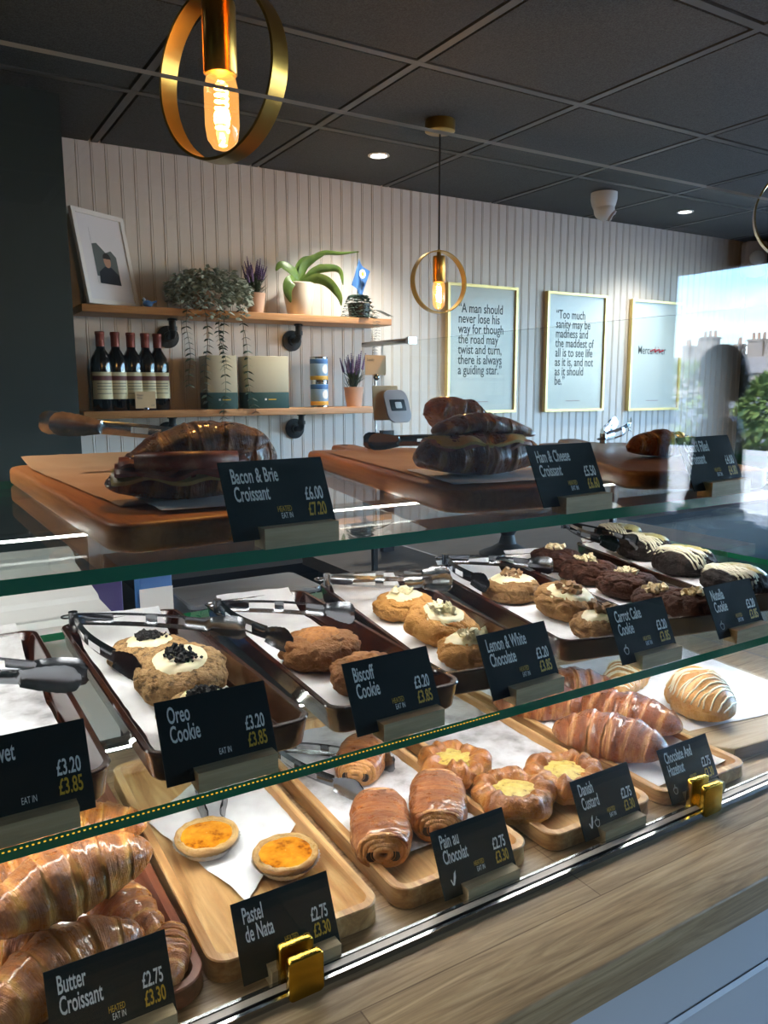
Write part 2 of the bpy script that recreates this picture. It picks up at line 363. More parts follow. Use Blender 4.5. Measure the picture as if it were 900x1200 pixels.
def tray_mesh(w, d, h, wall, fl, r, flare=0.0):
    o = np.array(rrect(-w/2, w/2, 0, d, r)); n = len(o); cen = np.array([0, d/2])
    def off(k):
        t = np.roll(o, -1, 0)-np.roll(o, 1, 0); t /= np.linalg.norm(t, axis=1)[:, None]+1e-12; nn = np.c_[t[:, 1], -t[:, 0]]; return o-nn*k
    L = [(off(flare+.003), 0), (off(flare), .003), (off(.0015), h-.004), (off(0), h-.0015), (off(.0012), h), (off(wall-.001), h), (off(wall), h-.0015), (off(wall+flare+.001), fl+.003), (off(wall+flare+.004), fl)]
    G = np.array([np.c_[q, np.full(n, z)] for q, z in L]); return MB().grid(G, cv=True, caps=True)
def text_me(s, size, sx=1.0, align='LEFT', wt=0.0):
    cu = bpy.data.curves.new('t', 'FONT'); cu.body = s; cu.size = size; cu.align_x = align; cu.offset = wt; cu.resolution_u = 3; cu.extrude = .0001
    o = bpy.data.objects.new('t', cu); me = bpy.data.meshes.new_from_object(o); bpy.data.objects.remove(o); bpy.data.curves.remove(cu)
    v = np.zeros(len(me.vertices)*3); me.vertices.foreach_get('co', v); v = v.reshape(-1, 3)
    me.vertices.foreach_set('co', np.c_[v[:, 0]*sx, -v[:, 2], v[:, 1]].reshape(-1)); me.update(); me.materials.clear(); return me
def lettering(name, s, mat, parent, loc, size, sx=1.0, align='LEFT', wt=0.0):
    return obj(name, text_me(s, size, sx, align, wt), mat, parent, loc)
def nz3(p, s, o=0.0): return noise.noise(Vector((p[0]*s+o, p[1]*s+o*1.7, p[2]*s-o)))

# ------------------------------------------------------------------ room shell
H, YW = 2.371, 3.012
def beadboard(x0, x1, z0, z1, y):
    prof = []; x = x0; p = .05
    while x < x1:
        for dx, dy in ((0, 0), (.0385, 0), (.0395, .0028), (.041, .0028), (.042, 0), (.0445, -.001), (.047, 0), (.048, .0028), (.0495, .0028)):
            if x+dx < x1: prof.append((x+dx, y+dy))
        x += p
    prof.append((x1, y)); return MB().grid([[(px, py, z0) for px, py in prof], [(px, py, z1) for px, py in prof]])
wb = beadboard(-2.5, 4.5, 0, 2.42, YW); wb.box(-2.5, 4.5, YW+.012, YW+.12, 0, 2.45)
struct('wall_back', wb, 'white_wall', smooth=30)
struct('wall_left', MB().box(-2.62, -2.5, -3.0, 3.1, 0, 2.45).box(-2.5, .474, 2.593, YW+.02, 0, 2.42), 'green_wall')
struct('wall_front', MB().box(-2.6, 4.6, -3.08, -2.94, 0, 2.45), 'shop_wall')
struct('floor', MB().box(-2.6, 4.6, -3.1, 3.15, -.1, 0), 'floor')
wr = MB().box(4.43, 4.60, -3.1, -2.43, 0, 2.45).box(4.43, 4.60, 2.42, 3.15, 0, 2.45).box(4.43, 4.60, -2.43, 2.42, 2.26, 2.45).box(4.43, 4.6, -2.43, 2.42, -.1, .62)
struct('wall_right', wr, 'green_wall')
fr = MB()
for y in (-2.43, -.78, .82, 2.36): fr.box(4.44, 4.50, y, y+.06, .62, 2.26)
fr.box(4.44, 4.50, -2.43, 2.42, 2.25, 2.26).box(4.40, 4.5, -2.43, 2.42, .60, .66)
struct('trim_1', fr, 'darkcab')
struct('window_1', MB().box(4.464, 4.474, -2.38, 2.37, .655, 2.255), 'win_glass')
ct = MB(); g0x, g0y = 1.2573, 1.8656
i0, i1, j0, j1 = -7, 6, -9, 2
for i in range(i0, i1):
    for j in range(j0, j1):
        x, y = g0x+.6*i, g0y+.6*j; a = .0215
        xa, xb, ya, yb = max(x+a, -2.5), min(x+.6-a, 4.43), max(y+a, -2.94), min(y+.6-a, 3.03)
        if xb-xa > .02 and yb-ya > .02: ct.box(xa, xb, ya, yb, H, H+.016)
ct.box(-2.6, 4.6, -3.08, 3.1, H+.03, H+.12, 1)
struct('ceiling', ct, ['tile', 'void'])
gb = MB()
for i in range(i0, i1+1):
    x = g0x+.6*i
    if -2.5 < x < 4.43: gb.box(x-.012, x+.012, -2.94, 3.03, H-.001, H+.03)
for j in range(j0, j1+1):
    y = g0y+.6*j
    if -2.94 < y < 3.03: gb.box(-2.5, 4.43, y-.012, y+.012, H-.0015, H+.03)
struct('trim_2', gb, 'grid')
# staff side: low dark cabinets along the wall and a return counter with a glass screen
bc = thing('back_counter', 'low dark cabinet run along the white boarded wall under the posters', 'counter', (0, 0, 0))
obj('cabinet', MB().box(.6, 4.3, 2.50, 3.0, 0, .86), 'darkcab', bc, smooth=0); obj('worktop', MB().box(.6, 4.32, 2.46, 3.0, .86, .90), 'darktop', bc, smooth=0)
rc = thing('return_counter', 'grey-brown topped return counter standing behind the glass display case', 'counter', (0, 0, 0))
obj('cabinet', MB().box(1.18, 2.55, 1.70, 2.36, 0, .91), 'darkcab', rc, smooth=0); obj('worktop', MB().box(1.14, 2.6, 1.66, 2.40, .91, .95), 'greytop', rc, smooth=0)

# ------------------------------------------------------------------ serving counter and glass case
XL, XR = -1.0, 1.85
cn = thing('serving_counter', 'oak-topped serving counter with pale blue-grey panelled front', 'counter', (0, 0, 0))
tp = MB(); slab(tp, rrect(XL, XR, .472, 1.20, .004, 2), .905, .95, .003); obj('worktop', tp, 'oak', cn, smooth=30)
obj('base', MB().box(XL+.02, XR-.02, .515, 1.16, 0, .905), 'darkcab', cn, smooth=0)
pn = MB().box(XL+.02, XR-.02, .50, .515, .80, .905).box(XL+.02, XR-.02, .50, .515, .1, .2).box(XL+.02, XR-.02, .485, .515, 0, .1)
for x in (XL+.02, -.55, .02, .59, 1.16, XR-.12): pn.box(x, x+.10, .50, .515, .2, .8)
obj('front_panel', pn.box(XL+.02, XR-.02, .511, .5155, .2, .8), 'panel', cn, smooth=0)
mo = MB(); prof = [(.498, .800), (.494, .796), (.494, .790), (.499, .786), (.499, .778), (.505, .772), (.505, .766), (.512, .760)]
mo.grid([[(XL+.12, y, z) for y, z in prof], [(XR-.12, y, z) for y, z in prof]]); obj('moulding', mo, 'panel', cn, smooth=0)
case = thing('display_case', 'tall clear glass pastry case on oak counter with two glass shelves', 'display case', (0, 0, 0))
GZ = 1.736
fg = MB().box(XL+.05, XR-.05, .600, .608, .958, GZ); o = obj('front_glass', fg, ['glass', 'clear_edge'], case, smooth=0)
o.data.polygons[1].material_index = 1
for p in o.data.polygons: p.material_index = 1 if abs(p.normal.z) > .5 else 0
rl = MB().box(XL, XR, .5925, .5965, .9505, .9575).box(XL, XR, .6105, .6140, .9505, .9575)
obj('bottom_rail', rl, 'chrome', case, smooth=0); obj('rail_channel', MB().box(XL, XR, .5965, .6105, .9501, .9535), 'black', case, smooth=0)
def glass_shelf(y0, y1, z0, z1, x1, lab):
    o = tag(obj('glass_shelf', MB().box(XL+.05, x1, y0, y1, z0, z1), ['shelf_glass', 'green_edge'], smooth=0), lab, 'glass shelf')
    for p in o.data.polygons: p.material_index = 0 if abs(p.normal.z) > .5 else 1
    return o
Z1, Z2 = 1.167, 1.374
sh1 = glass_shelf(.614, 1.16, Z1-.011, Z1, 1.46, 'green-edged lower glass shelf carrying the dark cookie trays'); sh2 = glass_shelf(.614, 1.30, Z2-.012, Z2, 1.46, 'green-edged upper glass shelf carrying the handled wooden boards')
for x in (-.9, .30, 1.44):
    if x != .30: obj('rear_upright', MB().box(x-.006, x+.006, 1.285, 1.297, .95, Z2-.012), 'darksteel', case, smooth=0)
def clamp(x):
    c = MB(); slab(c, rrect(-.018, .018, -.021, .021, .005), 0, .009, .0015); slab(c, rrect(-.018, .018, -.021, .021, .005), .0215, .0305, .0015)
    c.box(-.012, .012, -.0175, -.012, .005, .026)
    o = obj('gold_clamp', c, 'gold', case, (x, .6195, .9715), (PI/2, 0, 0)); o['label'] = 'polished gold square clamp'
clamp(.276); clamp(.872); clamp(-.32); clamp(1.47)
def led_bar(name, label, x0, x1, y, z):
    t = thing(name, label, 'light', (0, y, z)); obj('housing', MB().box(x0, x1, -.007, .007, .003, .008), 'steel', t, smooth=0)
    obj('diffuser', MB().box(x0, x1, -.006, .006, 0, .003), 'led', t, smooth=0)
led_bar('led_light_bar', 'slim white light bar fixed under the upper glass shelf', -.9, 1.40, .885, Z2-.0205)
led_bar('led_light_bar', 'slim white light bar fixed under the lower glass shelf', -.9, 1.40, .785, Z1-.0195)
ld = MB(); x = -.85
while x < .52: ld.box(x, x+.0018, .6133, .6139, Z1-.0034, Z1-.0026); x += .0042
o = obj('led_reflection_dots', ld, 'led_reflection', case, smooth=0); o['kind'] = 'stuff'  # glowing dots imitate the LED reflection in the glass edge, no strip here

# glass screen with chrome bar at the far end
gs = thing('glass_screen', 'tall clear glass side screen with a chrome bar on its far top corner', 'glass screen', (1.5, 0, 0))
o = obj('pane', MB().box(-.004, .004, .62, 2.455, .951, 1.672), ['glass', 'clear_edge'], gs, smooth=0)
for p in o.data.polygons: p.material_index = 0 if abs(p.normal.x) > .5 else 1
br = MB(); slab(br, rrect(2.27, 2.58, 1.663, 1.681, .003), -.014, .014, .002); b = obj('chrome_bar', br, 'chrome', gs, None, None)
me = b.data; v = np.zeros(len(me.vertices)*3); me.vertices.foreach_get('co', v); v = v.reshape(-1, 3); me.vertices.foreach_set('co', np.c_[v[:, 2], v[:, 0], v[:, 1]].reshape(-1)); me.update()
obj('end_cap', MB().box(-.017, .017, 2.255, 2.272, 1.660, 1.684), 'chrome', gs, smooth=0)

# ------------------------------------------------------------------ price signs
def leaf_icon(mb, s=1.0):
    mb.add([(0, -.0006, 0), (.002*s, -.0006, -.006*s), (.0035*s, -.0006, -.006*s), (.0012*s, -.0006, .001*s)], [(0, 1, 2, 3)])
    mb.add([(.0022*s, -.0006, -.006*s), (.006*s, -.0006, .006*s), (.009*s, -.0006, .0085*s), (.0075*s, -.0006, .001*s), (.0042*s, -.0006, -.006*s)], [(0, 4, 3, 2, 1)])
def nut_icon(mb):
    pts = [(.004*math.cos(a)*(1 if math.sin(a) > 0 else .85), -.0004, .0045*math.sin(a)-.001) for a in np.linspace(0, 2*PI, 22)[:-1]]
    mb.tube(pts, .00035, 5, closed=True); mb.tube([(-.0042, -.0004, .0012), (0, -.0004, .0022), (.0042, -.0004, .0012)], .00035, 5); mb.tube([(0, -.0004, .0035), (.001, -.0004, .0065)], .0004, 5)
def sign(x, y, z, lines, p1, p2, label, rz=0, heated=True, icons='', wd=.103, ht=.072, bx=.010, bw=.074, small=1.0):
    t = thing('price_sign', label, 'sign', (x, y, z), rz, 'price signs in the pastry case')
    bl = MB(); bl.box(-bw/2+bx, bw/2+bx, -.009, .012, 0, .018); obj('wooden_block', bl, 'pine_block', t, smooth=0)
    c = obj('card', MB().box(-wd/2, wd/2, 0, .0012, 0, ht), 'card', t, (0, 0, .008), (math.radians(-25), 0, 0), smooth=0)
    for i, s in enumerate(lines): lettering('product_name', s, 'white_ink', c, (-wd/2+.009, -.0004, ht-.0205-.0165*i), .0205*small, .44, wt=.0003)
    lettering('price', p1, 'white_ink', c, (wd/2-.007, -.0004, .0315), .0175, .48, 'RIGHT', .0003)
    lettering('eat_in_price', p2, 'gold_ink', c, (wd/2-.007, -.0004, .0165), .0175, .48, 'RIGHT', .0003)
    if heated: lettering('heated_note', 'HEATED', 'gold_ink', c, (wd/2-.042, -.0004, .0225), .0076, .5, 'RIGHT')
    lettering('eat_in_note', 'EAT IN', 'white_ink', c, (wd/2-.042, -.0004, .0162), .0076, .5, 'RIGHT')
    if 'v' in icons:
        mb = MB(); leaf_icon(mb); obj('leaf_icon', mb, 'white_ink', c, (-wd/2+.012, 0, .018), smooth=0)
    if 'n' in icons:
        mb = MB(); nut_icon(mb); obj('nut_icon', mb, 'white_ink', c, (-wd/2+(.026 if 'v' in icons else .013), 0, .017))
    return t
R_ = math.radians
SY = .624
sign(.282, .6215, Z2, ['Bacon & Brie', 'Croissant'], '£6.00', '£7.20', 'dark sign reading Bacon & Brie Croissant on the upper glass shelf', R_(3), small=.95)
sign(.635, .6215, Z2, ['Ham & Cheese', 'Croissant'], '£5.50', '£6.60', 'dark sign reading Ham & Cheese Croissant on the upper glass shelf', R_(2), small=.95)
sign(.890, .6215, Z2, ['Custard Filled', 'Croissant'], '£4.00', '£4.80', 'dark sign reading Custard Filled Croissant on the upper glass shelf', R_(3), wd=.112, bw=.085)
sign(.056, SY, Z1, ['Red Velvet', 'Cookie'], '£3.20', '£3.85', 'dark sign with cut-off words lvet and e at left on the lower glass shelf', 0, False, bw=.085, bx=-.005)
sign(.217, SY, Z1, ['Oreo', 'Cookie'], '£3.20', '£3.85', 'dark cookie sign before the pale speckled cookies topped with black crumbs', 0, False)
sign(.403, SY, Z1, ['Biscoff', 'Cookie'], '£3.20', '£3.85', 'dark cookie sign before the plain caramel-brown cookies', R_(1))
sign(.572, SY, Z1, ['Lemon & White', 'Chocolate'], '£3.20', '£3.85', 'dark sign reading Lemon & White Chocolate on the lower glass shelf', R_(2))
sign(.776, SY, Z1, ['Carrot Cake', 'Cookie'], '£3.20', '£3.85', 'dark sign reading Carrot Cake Cookie on the lower glass shelf', 0, icons='n')
sign(.964, SY, Z1, ['Nutella', 'Cookie'], '£3.20', '£3.85', 'dark cookie sign before the chocolate cookies with nut pieces, furthest right on the lower shelf', 0, icons='n')
ZC = .95
sign(.113, .624, ZC, ['Butter', 'Croissant'], '£2.75', '£3.30', 'dark sign reading Butter Croissant on the oak worktop', 0, bx=.012)
sign(.279, SY, ZC, ['Pastel', 'de Nata'], '£2.75', '£3.30', 'dark sign reading Pastel de Nata on the oak worktop', 0)
sign(.511, SY, ZC, ['Pain au', 'Chocolat'], '£2.75', '£3.30', 'dark sign reading Pain au Chocolat on the oak worktop', 0, icons='v')
sign(.724, SY, ZC, ['Danish', 'Custard'], '£2.75', '£3.30', 'dark sign reading Danish Custard on the oak worktop', 0, icons='vn')
sign(.886, SY, ZC, ['Chocolate And', 'Hazelnut'], '£2.75', '£3.30', 'dark sign reading Chocolate And Hazelnut on the oak worktop', 0, icons='n')

# ------------------------------------------------------------------ trays, boards and papers
def tray(name, label, cat, x, y, z, rz, w, d, h, wall, fl, r, mat, flare=.0):
    return tag(obj(name, tray_mesh(w, d, h, wall, fl, r, flare), mat, None, (x, y, z), (0, 0, rz), 50), label, cat)
def sheet(label, x, y, z, rz, pts, mat, seed, wav=.0012, name='baking_paper', curl=None):
    """a loose sheet: a four-cornered outline, gently rumpled"""
    A, B, C, D = [Vector(p) for p in pts]; P = []; n = 26
    for i in range(n+1):
        row = []
        for j in range(n+1):
            u, v = i/n, j/n; p = (A*(1-u)+B*u)*(1-v)+(D*(1-u)+C*u)*v
            e = .0018*nz3((p.x, p.y, 0), 40, seed); zz = wav*(1+nz3((p.x, p.y, 0), 22, seed))+wav*.5*nz3((p.x, p.y, 0), 60, seed+3)
            if curl: zz += curl(u, v)
            row.append((p.x+e, p.y+e, zz+.0004))
        P.append(row)
    G = np.array(P); lo = G.copy(); lo[:, :, 2] -= .0003
    mb = MB(); mb.grid(G.transpose(1, 0, 2)); mb.grid(lo); 
    o = obj(name, mb, mat, None, (x, y, z), (0, 0, rz), 180); return tag(o, label, 'paper')
# lower shelf: six dark brown trays (front edge middle, turn)
T = {'velvet': (.048, .640, 0), 'oreo': (.236, .642, 0.0), 'biscoff': (.415, .642, -.05), 'lemon': (.562, .656, -.16), 'carrot': (.755, .662, -.22), 'hazel': (.925, .664, -.20), 'driz': (1.110, .680, -.27)}
TL = {'velvet': 'dark brown tray of empty crumpled paper at the left end of the lower shelf', 'oreo': 'dark brown tray under the cookies with black crumbs',
      'biscoff': 'dark brown tray under the caramel-brown cookies', 'lemon': 'dark brown tray under the golden cookies with white chocolate curls',
      'carrot': 'dark brown tray under the iced nut-topped spiced cookies', 'hazel': 'dark brown tray under the chocolate cookies with pale nut pieces', 'driz': 'dark brown tray under the black cookies with pale drizzle'}
PL = {'velvet': 'marked white paper with no cookies left on it, left end of lower shelf', 'oreo': 'white paper lining the tray of cookies with black crumbs', 'biscoff': 'white paper lining the tray of caramel-brown cookies',
      'lemon': 'white paper lining the tray of golden cookies', 'carrot': 'white paper lining the tray of iced spiced cookies', 'hazel': 'white paper lining the tray of chocolate nut cookies', 'driz': 'white paper lining the tray of black drizzled cookies'}
for k, (x, y, rz) in T.items():
    tray('serving_tray', TL[k], 'tray', x, y, Z1, rz, .160, .455, .030, .007, .004, .022, 'lacquer', .006)
    if k == 'velvet': sheet(PL[k], x, y, Z1+.0045, rz, [(-.062, .012), (.062, .012), (.058, .47), (-.06, .47)], 'stained', 5, .0035, curl=lambda u, v: .028*max(0, (v-.85)/.15)**1.0 if v > .85 else .0)
    else: sheet(PL[k], x, y, Z1+.0045, rz, [(-.058, .012), (.058, .014), (.056, .455), (-.057, .462)], 'paper', len(k)*3, .0012, curl=lambda u, v: .030*max(0, (v-.90)/.10))
# worktop tier
tray('wooden_tray', 'reddish dark wood tray under the pile of butter croissants', 'tray', .095, .635, ZC, 0, .21, .46, .022, .010, .010, .030, 'red_wood')
tray('wooden_tray', 'striped wooden tray holding two custard tarts', 'tray', .296, .640, ZC, -.02, .186, .46, .026, .011, .012, .022, 'acacia')
tray('wooden_tray', 'wooden tray holding the rolled pastries with chocolate ends', 'tray', .503, .638, ZC, -.02, .186, .46, .026, .011, .012, .022, 'acacia')
tray('wooden_tray', 'wooden tray holding the round custard-filled pastries', 'tray', .716, .632, ZC, -.02, .182, .46, .024, .011, .011, .022, 'acacia')
tray('wooden_tray', 'wooden tray holding the dark glazed croissants', 'tray', .918, .630, ZC, -.02, .180, .46, .022, .011, .011, .022, 'acacia')
pb = MB(); slab(pb, [(-.12, .0), (.15, .0), (.18, .03), (.18, .40), (.15, .43), (-.12, .43), (-.15, .40), (-.15, .03)], 0, .020, .003)
tag(obj('wooden_board', pb, 'pale_board', None, (1.150, .655, ZC), (0, 0, -.10), 40), 'pale clipped-corner wooden board under the striped croissants', 'board')
sheet('white paper under the two pale striped croissants', 1.150, .655, ZC+.0205, -.10, [(-.135, .075), (.165, .055), (.165, .40), (-.135, .40)], 'paper', 8, .001)
sheet('white paper hanging diagonally under the two custard tarts', .296, .640, ZC+.0128, -.02, [(-.025, .088), (.082, .20), (.082, .44), (-.078, .30)], 'paper', 11, .003)
sheet('large marked white paper under the rolled chocolate pastries', .503, .638, ZC+.0128, -.02, [(-.078, .07), (.078, .075), (.080, .44), (-.080, .44)], 'stained', 14, .003)
sheet('marked white paper under the round custard-filled pastries', .716, .632, ZC+.0118, -.02, [(-.078, .085), (.078, .05), (.078, .44), (-.078, .44)], 'stained', 21, .003)
sheet('white paper under the dark glazed croissants', .918, .630, ZC+.0118, -.02, [(-.078, .03), (.078, .03), (.078, .44), (-.078, .44)], 'paper', 25, .002)
sheet('white paper under the pile of butter croissants', .095, .635, ZC+.0108, 0, [(-.085, .04), (.078, .04), (.078, .44), (-.085, .44)], 'paper', 27, .002)
# upper shelf: three handled boards
def handled_board(label, x, y, rz, mat, w=.215, L=.62):
    P = rrect(-w/2, w/2, 0, L, .03, 6); n = len(P); out = []
    for p in P[:14]: out.append(p)
    hw = .026; out = P[0:7] + P[7:14] + [(hw+.01, L), (hw, L+.02)] + [(hw*math.cos(a), L+.10+hw*math.sin(a)) for a in np.linspace(0, PI, 10)] + [(-hw, L+.02), (-hw-.01, L)] + P[14:21] + P[21:28]
    t = thing('chopping_board', label, 'board', (x, y, Z2), rz)
    mb = MB(); slab(mb, out, 0, .026, .007); obj('board', mb, mat, t, smooth=50)
    h = MB(); h.lathe([(.007, 0), (.007, .0006)], 20, 0, (0, L+.10, .0259)); obj('hanging_hole', h, 'void', t)
    return t
handled_board('orange-brown handled board under the bacon croissant, furthest left', .245, .652, .02, 'beech')
handled_board('orange-brown handled board under the ham and cheese croissant', .600, .654, -.20, 'beech')
handled_board('brown handled board at the right end of the upper shelf', .905, .662, -.52, 'dark_beech', .20, .56)
sheet('brown baking paper covering the left handled board', .245, .652, Z2+.0265, .02, [(-.075, .10), (.095, .10), (.085, .60), (-.09, .60)], 'kraft', 31, .0012, curl=lambda u, v: .012*max(0, (v-.85)/.15))
sheet('white napkin corner under the bacon croissant', .245, .652, Z2+.029, .02, [(-.055, .035), (.10, .02), (.10, .20), (-.045, .20)], 'paper', 33, .0006, 'paper_napkin')
sheet('brown baking paper on the middle handled board', .600, .654, Z2+.0265, -.20, [(-.085, .10), (.09, .10), (.085, .55), (-.085, .55)], 'kraft', 35, .0010)
sheet('pale napkin under the ham and cheese croissant', .600, .654, Z2+.029, -.20, [(-.085, .03), (.09, .03), (.09, .20), (-.075, .20)], 'paper', 36, .0006, 'paper_napkin')

# ------------------------------------------------------------------ pastry shapes
def croissant_mb(L=.15, R=.033, bend=.8, seed=0, steps=6, nu=150, nv=40, flat=.90, tip=.26, up=1.0, slant=.22, layer=.17, cut=None, droop=0):
    P = np.zeros((nu, nv, 3)); A = np.zeros((nu, nv)); arc = L/(2*bend) if bend > .01 else 1e3
    for i in range(nu):
        t = -1+2*i/(nu-1); a = t*bend; c = Vector((arc*math.sin(a), arc*(math.cos(a)-1), 0)); tan = Vector((math.cos(a), -math.sin(a), 0)); nn = Vector((-tan.y, tan.x, 0))
        env = (max(0, 1-abs(t)**1.75))**.80*(1-tip)+tip*(1-abs(t)**18)
        for j in range(nv):
            v = 2*PI*j/nv; s = abs(t)*steps*.5+slant*math.cos(v+.6*(1 if t > 0 else -1))+.12*nz3((t*3, math.cos(v), math.sin(v)), 1.3, seed)
            fr = s-math.floor(s); bul = min(1, (1-fr)*5)*min(1, .55+fr*1.2)
            ridge = 1-.55*fr-.25*max(0, .06-fr)/.06
            r = R*env*(1-layer+layer*ridge*1.1)
            r *= 1+.11*nz3((t*2.2+seed, math.cos(v)*.8, math.sin(v)*.8), 2.0, seed)+.03*nz3((t*9, math.cos(v)*2, math.sin(v)*2), 2.2, seed+9)
            z = r*math.sin(v)*flat*up
            if z < -.50*R*env: z = -.50*R*env-(abs(z)-.50*R*env)*.15
            p = c+nn*(r*math.cos(v)*1.06); P[i, j] = (p.x, p.y, z - droop*t*t)
            A[i, j] = min(1, max(0, .30+.45*math.sin(PI*min(1, fr*1.1))+.28*math.sin(v)-.25*(fr > .8)))
    P[:, :, 2] -= P[:, :, 2].min()
    mb = MB(); mb.grid(P, cv=True, at=A, caps=True); return mb, P
def croissant(label, loc, rz, mat='croissant', group=None, tilt=(0, 0), name='croissant', **k):
    mb, P = croissant_mb(**k); o = obj(name, mb, mat, None, loc, (tilt[0], tilt[1], rz), 180); tag(o, label, 'croissant', group); return o, P
def strip_on(mb, P, i0, i1, j, w=.0012, h=.0008, jj=None):
    pts = []
    for i in range(i0, i1): pts.append(P[i, int(j(i)) % P.shape[1]])
    mb.tube(pts, w, 5)
G = 'butter croissants heaped at the left'
croissant('large golden butter croissant lying on top of the left-hand heap', (.100, .745, 1.022), R_(8), group=G, L=.165, R=.039, bend=.42, seed=1, steps=6, tilt=(.0, -.10))
croissant('butter croissant lying in front of the heap behind its sign', (.078, .702, .966), R_(20), group=G, L=.165, R=.037, bend=.6, seed=2, steps=6)
croissant('dark shaded butter croissant at the right edge of the heap under the top one', (.150, .760, .962), R_(100), group=G, L=.12, R=.030, bend=.5, seed=3)
croissant('butter croissant at the back right of the heap beneath the glass shelf', (.135, .890, .990), R_(-12), group=G, L=.15, R=.034, bend=.5, seed=4)
croissant('butter croissant at the back left of the heap, cut by the photo edge', (.025, .850, .985), R_(25), group=G, L=.15, R=.035, bend=.5, seed=5)
croissant('lowest butter croissant beneath the large top one', (.040, .760, .962), R_(-20), group=G, L=.14, R=.034, bend=.5, seed=6)
croissant('butter croissant furthest back in the heap', (.100, .985, .962), R_(10), group=G, L=.15, R=.034, bend=.5, seed=7)
croissant('small end of a butter croissant beside its sign at the tray corner', (.172, .682, .963), R_(70), group=G, L=.085, R=.022, bend=.4, seed=8)

# custard tarts
def nata(label, loc, rz, seed):
    t = thing('custard_tart', label, 'tart', loc, rz)
    n = 72
    cup = [[(r*(1+.02*math.cos(36*2*PI*j/n))*math.cos(2*PI*j/n), -r*(1+.02*math.cos(36*2*PI*j/n))*math.sin(2*PI*j/n), z) for j in range(n)] for r, z in ((.001, 0), (.027, 0), (.0385, .0125), (.0395, .013), (.038, .0122), (.028, .003))]
    obj('foil_cup', MB().grid(cup, cv=True), 'foil', t)
    P = np.zeros((16, n, 3)); A = np.zeros((16, n)); prof = [(.026, .003), (.034, .010), (.0368, .0135), (.0378, .017), (.0375, .0195), (.0355, .0205), (.0335, .0202), (.0315, .0190), (.030, .0178), (.029, .0168), (.028, .016), (.027, .016), (.026, .016), (.025, .016), (.02, .016), (.001, .016)]
    for i, (r, z) in enumerate(prof):
        for j in range(n):
            a = 2*PI*j/n; q = 1+(.035*nz3((math.cos(a)*3, math.sin(a)*3, i*.5), 1.4, seed) if i > 1 else 0); zz = z+(.0022*nz3((math.cos(a)*2, math.sin(a)*2, i*.3), 1.7, seed+5) if 1 < i < 9 else 0)
            P[i, j] = (r*q*math.cos(a), -r*q*math.sin(a), zz); A[i, j] = .5+.5*nz3((math.cos(a)*3, math.sin(a)*3, i), 1.5, seed) if 2 < i < 8 else .3
    obj('pastry_shell', MB().grid(P, cv=True, at=A), 'nata_crust', t, smooth=180)
    C = [[(r*math.cos(2*PI*j/n), -r*math.sin(2*PI*j/n), .0180+.0022*(1-(r/.031)**2)+.0012*nz3((r*math.cos(2*PI*j/n), r*math.sin(2*PI*j/n), 0), 60, seed)) for j in range(n)] for r in np.linspace(.0305, .0005, 14)]
    obj('custard_filling', MB().grid(C, cv=True), 'custard', t, smooth=180)
nata('custard tart at the back left of its tray, darker spot at its rim', (.268, .845, ZC+.0165), 1.2, 3)
nata('custard tart at the front right of its tray, near the sign', (.333, .762, ZC+.0165), 3.4, 8)

# rolled chocolate pastries
def pain(label, loc, rz, seed, L=.105, W=.070, Hh=.048):
    t = thing('chocolate_pastry', label, 'pastry', loc, rz, 'rolled chocolate pastries on their tray')
    nu, nv = 70, 48; P = np.zeros((nu, nv, 3)); A = np.zeros((nu, nv))
    for i in range(nu):
        s = -1+2*i/(nu-1); e = .78+.22*(1-abs(s)**3.2)
        for j in range(nv):
            v = 2*PI*j/nv; c, sn = math.cos(v), math.sin(v); k = (abs(c)**2.8+abs(sn)**2.8)**(-1/2.8)
            rid = .05*(1-abs(2*((v/(2*PI)*6+.35*s*s+.2*nz3((s, c, sn), 1.5, seed)) % 1)-1)**3)
            q = 1-.05+rid+.05*nz3((s*3, c*2, sn*2), 1.5, seed)+.025*nz3((s*14, c*7, sn*7), 1.2, seed+2)
            P[i, j] = (W/2*k*c*e*q, s*L/2*(1+.05*nz3((c, sn, 0), 1, seed)), max(Hh*.5*k*sn*e*q*1.0, -Hh*.42)); A[i, j] = max(0, min(1, .45+.35*sn+4*rid*.5))
    zmin = P[:, :, 2].min(); P[:, :, 2] -= zmin
    obj('dough', MB().grid(P[:, ::-1], cv=True, at=A[:, ::-1], caps=True), 'pain', t, smooth=180)
    zc = -zmin
    for s in (-1, 1):
        rg = MB()
        for k, (rw, rh) in enumerate(((.70, .70), (.54, .53), (.38, .37), (.22, .21))):
            pts = []
            for a in np.linspace(0, 2*PI, 40)[:-1]:
                kk = (abs(math.cos(a))**2.6+abs(math.sin(a))**2.6)**(-1/2.6); pts.append((W/2*rw*kk*math.cos(a), s*(L/2-.003+.0028*k*.8), zc+Hh/2*rh*kk*math.sin(a)))
            rg.tube(pts, .0042, 6, closed=True)
        rg.grid([[(W/2*.8*f*math.cos(a), s*(L/2-.002), zc+Hh/2*.8*f*math.sin(a)) for a in np.linspace(0, 2*PI, 24)[:-1]] for f in (1, .02)], cv=True)
        obj('spiral_end', rg, 'pain', t, smooth=180)
    for x in (-.36, .36): obj('chocolate_stick', MB().tube([(W/2*x, -L/2-.0055, zc-.003), (W/2*x, L/2+.0055, zc-.003)], .0062, 10), 'choc', t)
pain('rolled chocolate pastry at the front left of its tray', (.452, .748, ZC+.016), R_(-28), 1, .108, .074, .05)
pain('rolled chocolate pastry at the front right of its tray, beside its sign', (.540, .752, ZC+.016), R_(-34), 2, .108, .074, .05)
pain('rolled chocolate pastry at the back, seen end-on with two chocolate sticks', (.522, .915, ZC+.016), R_(-40), 3, .09, .07, .045)

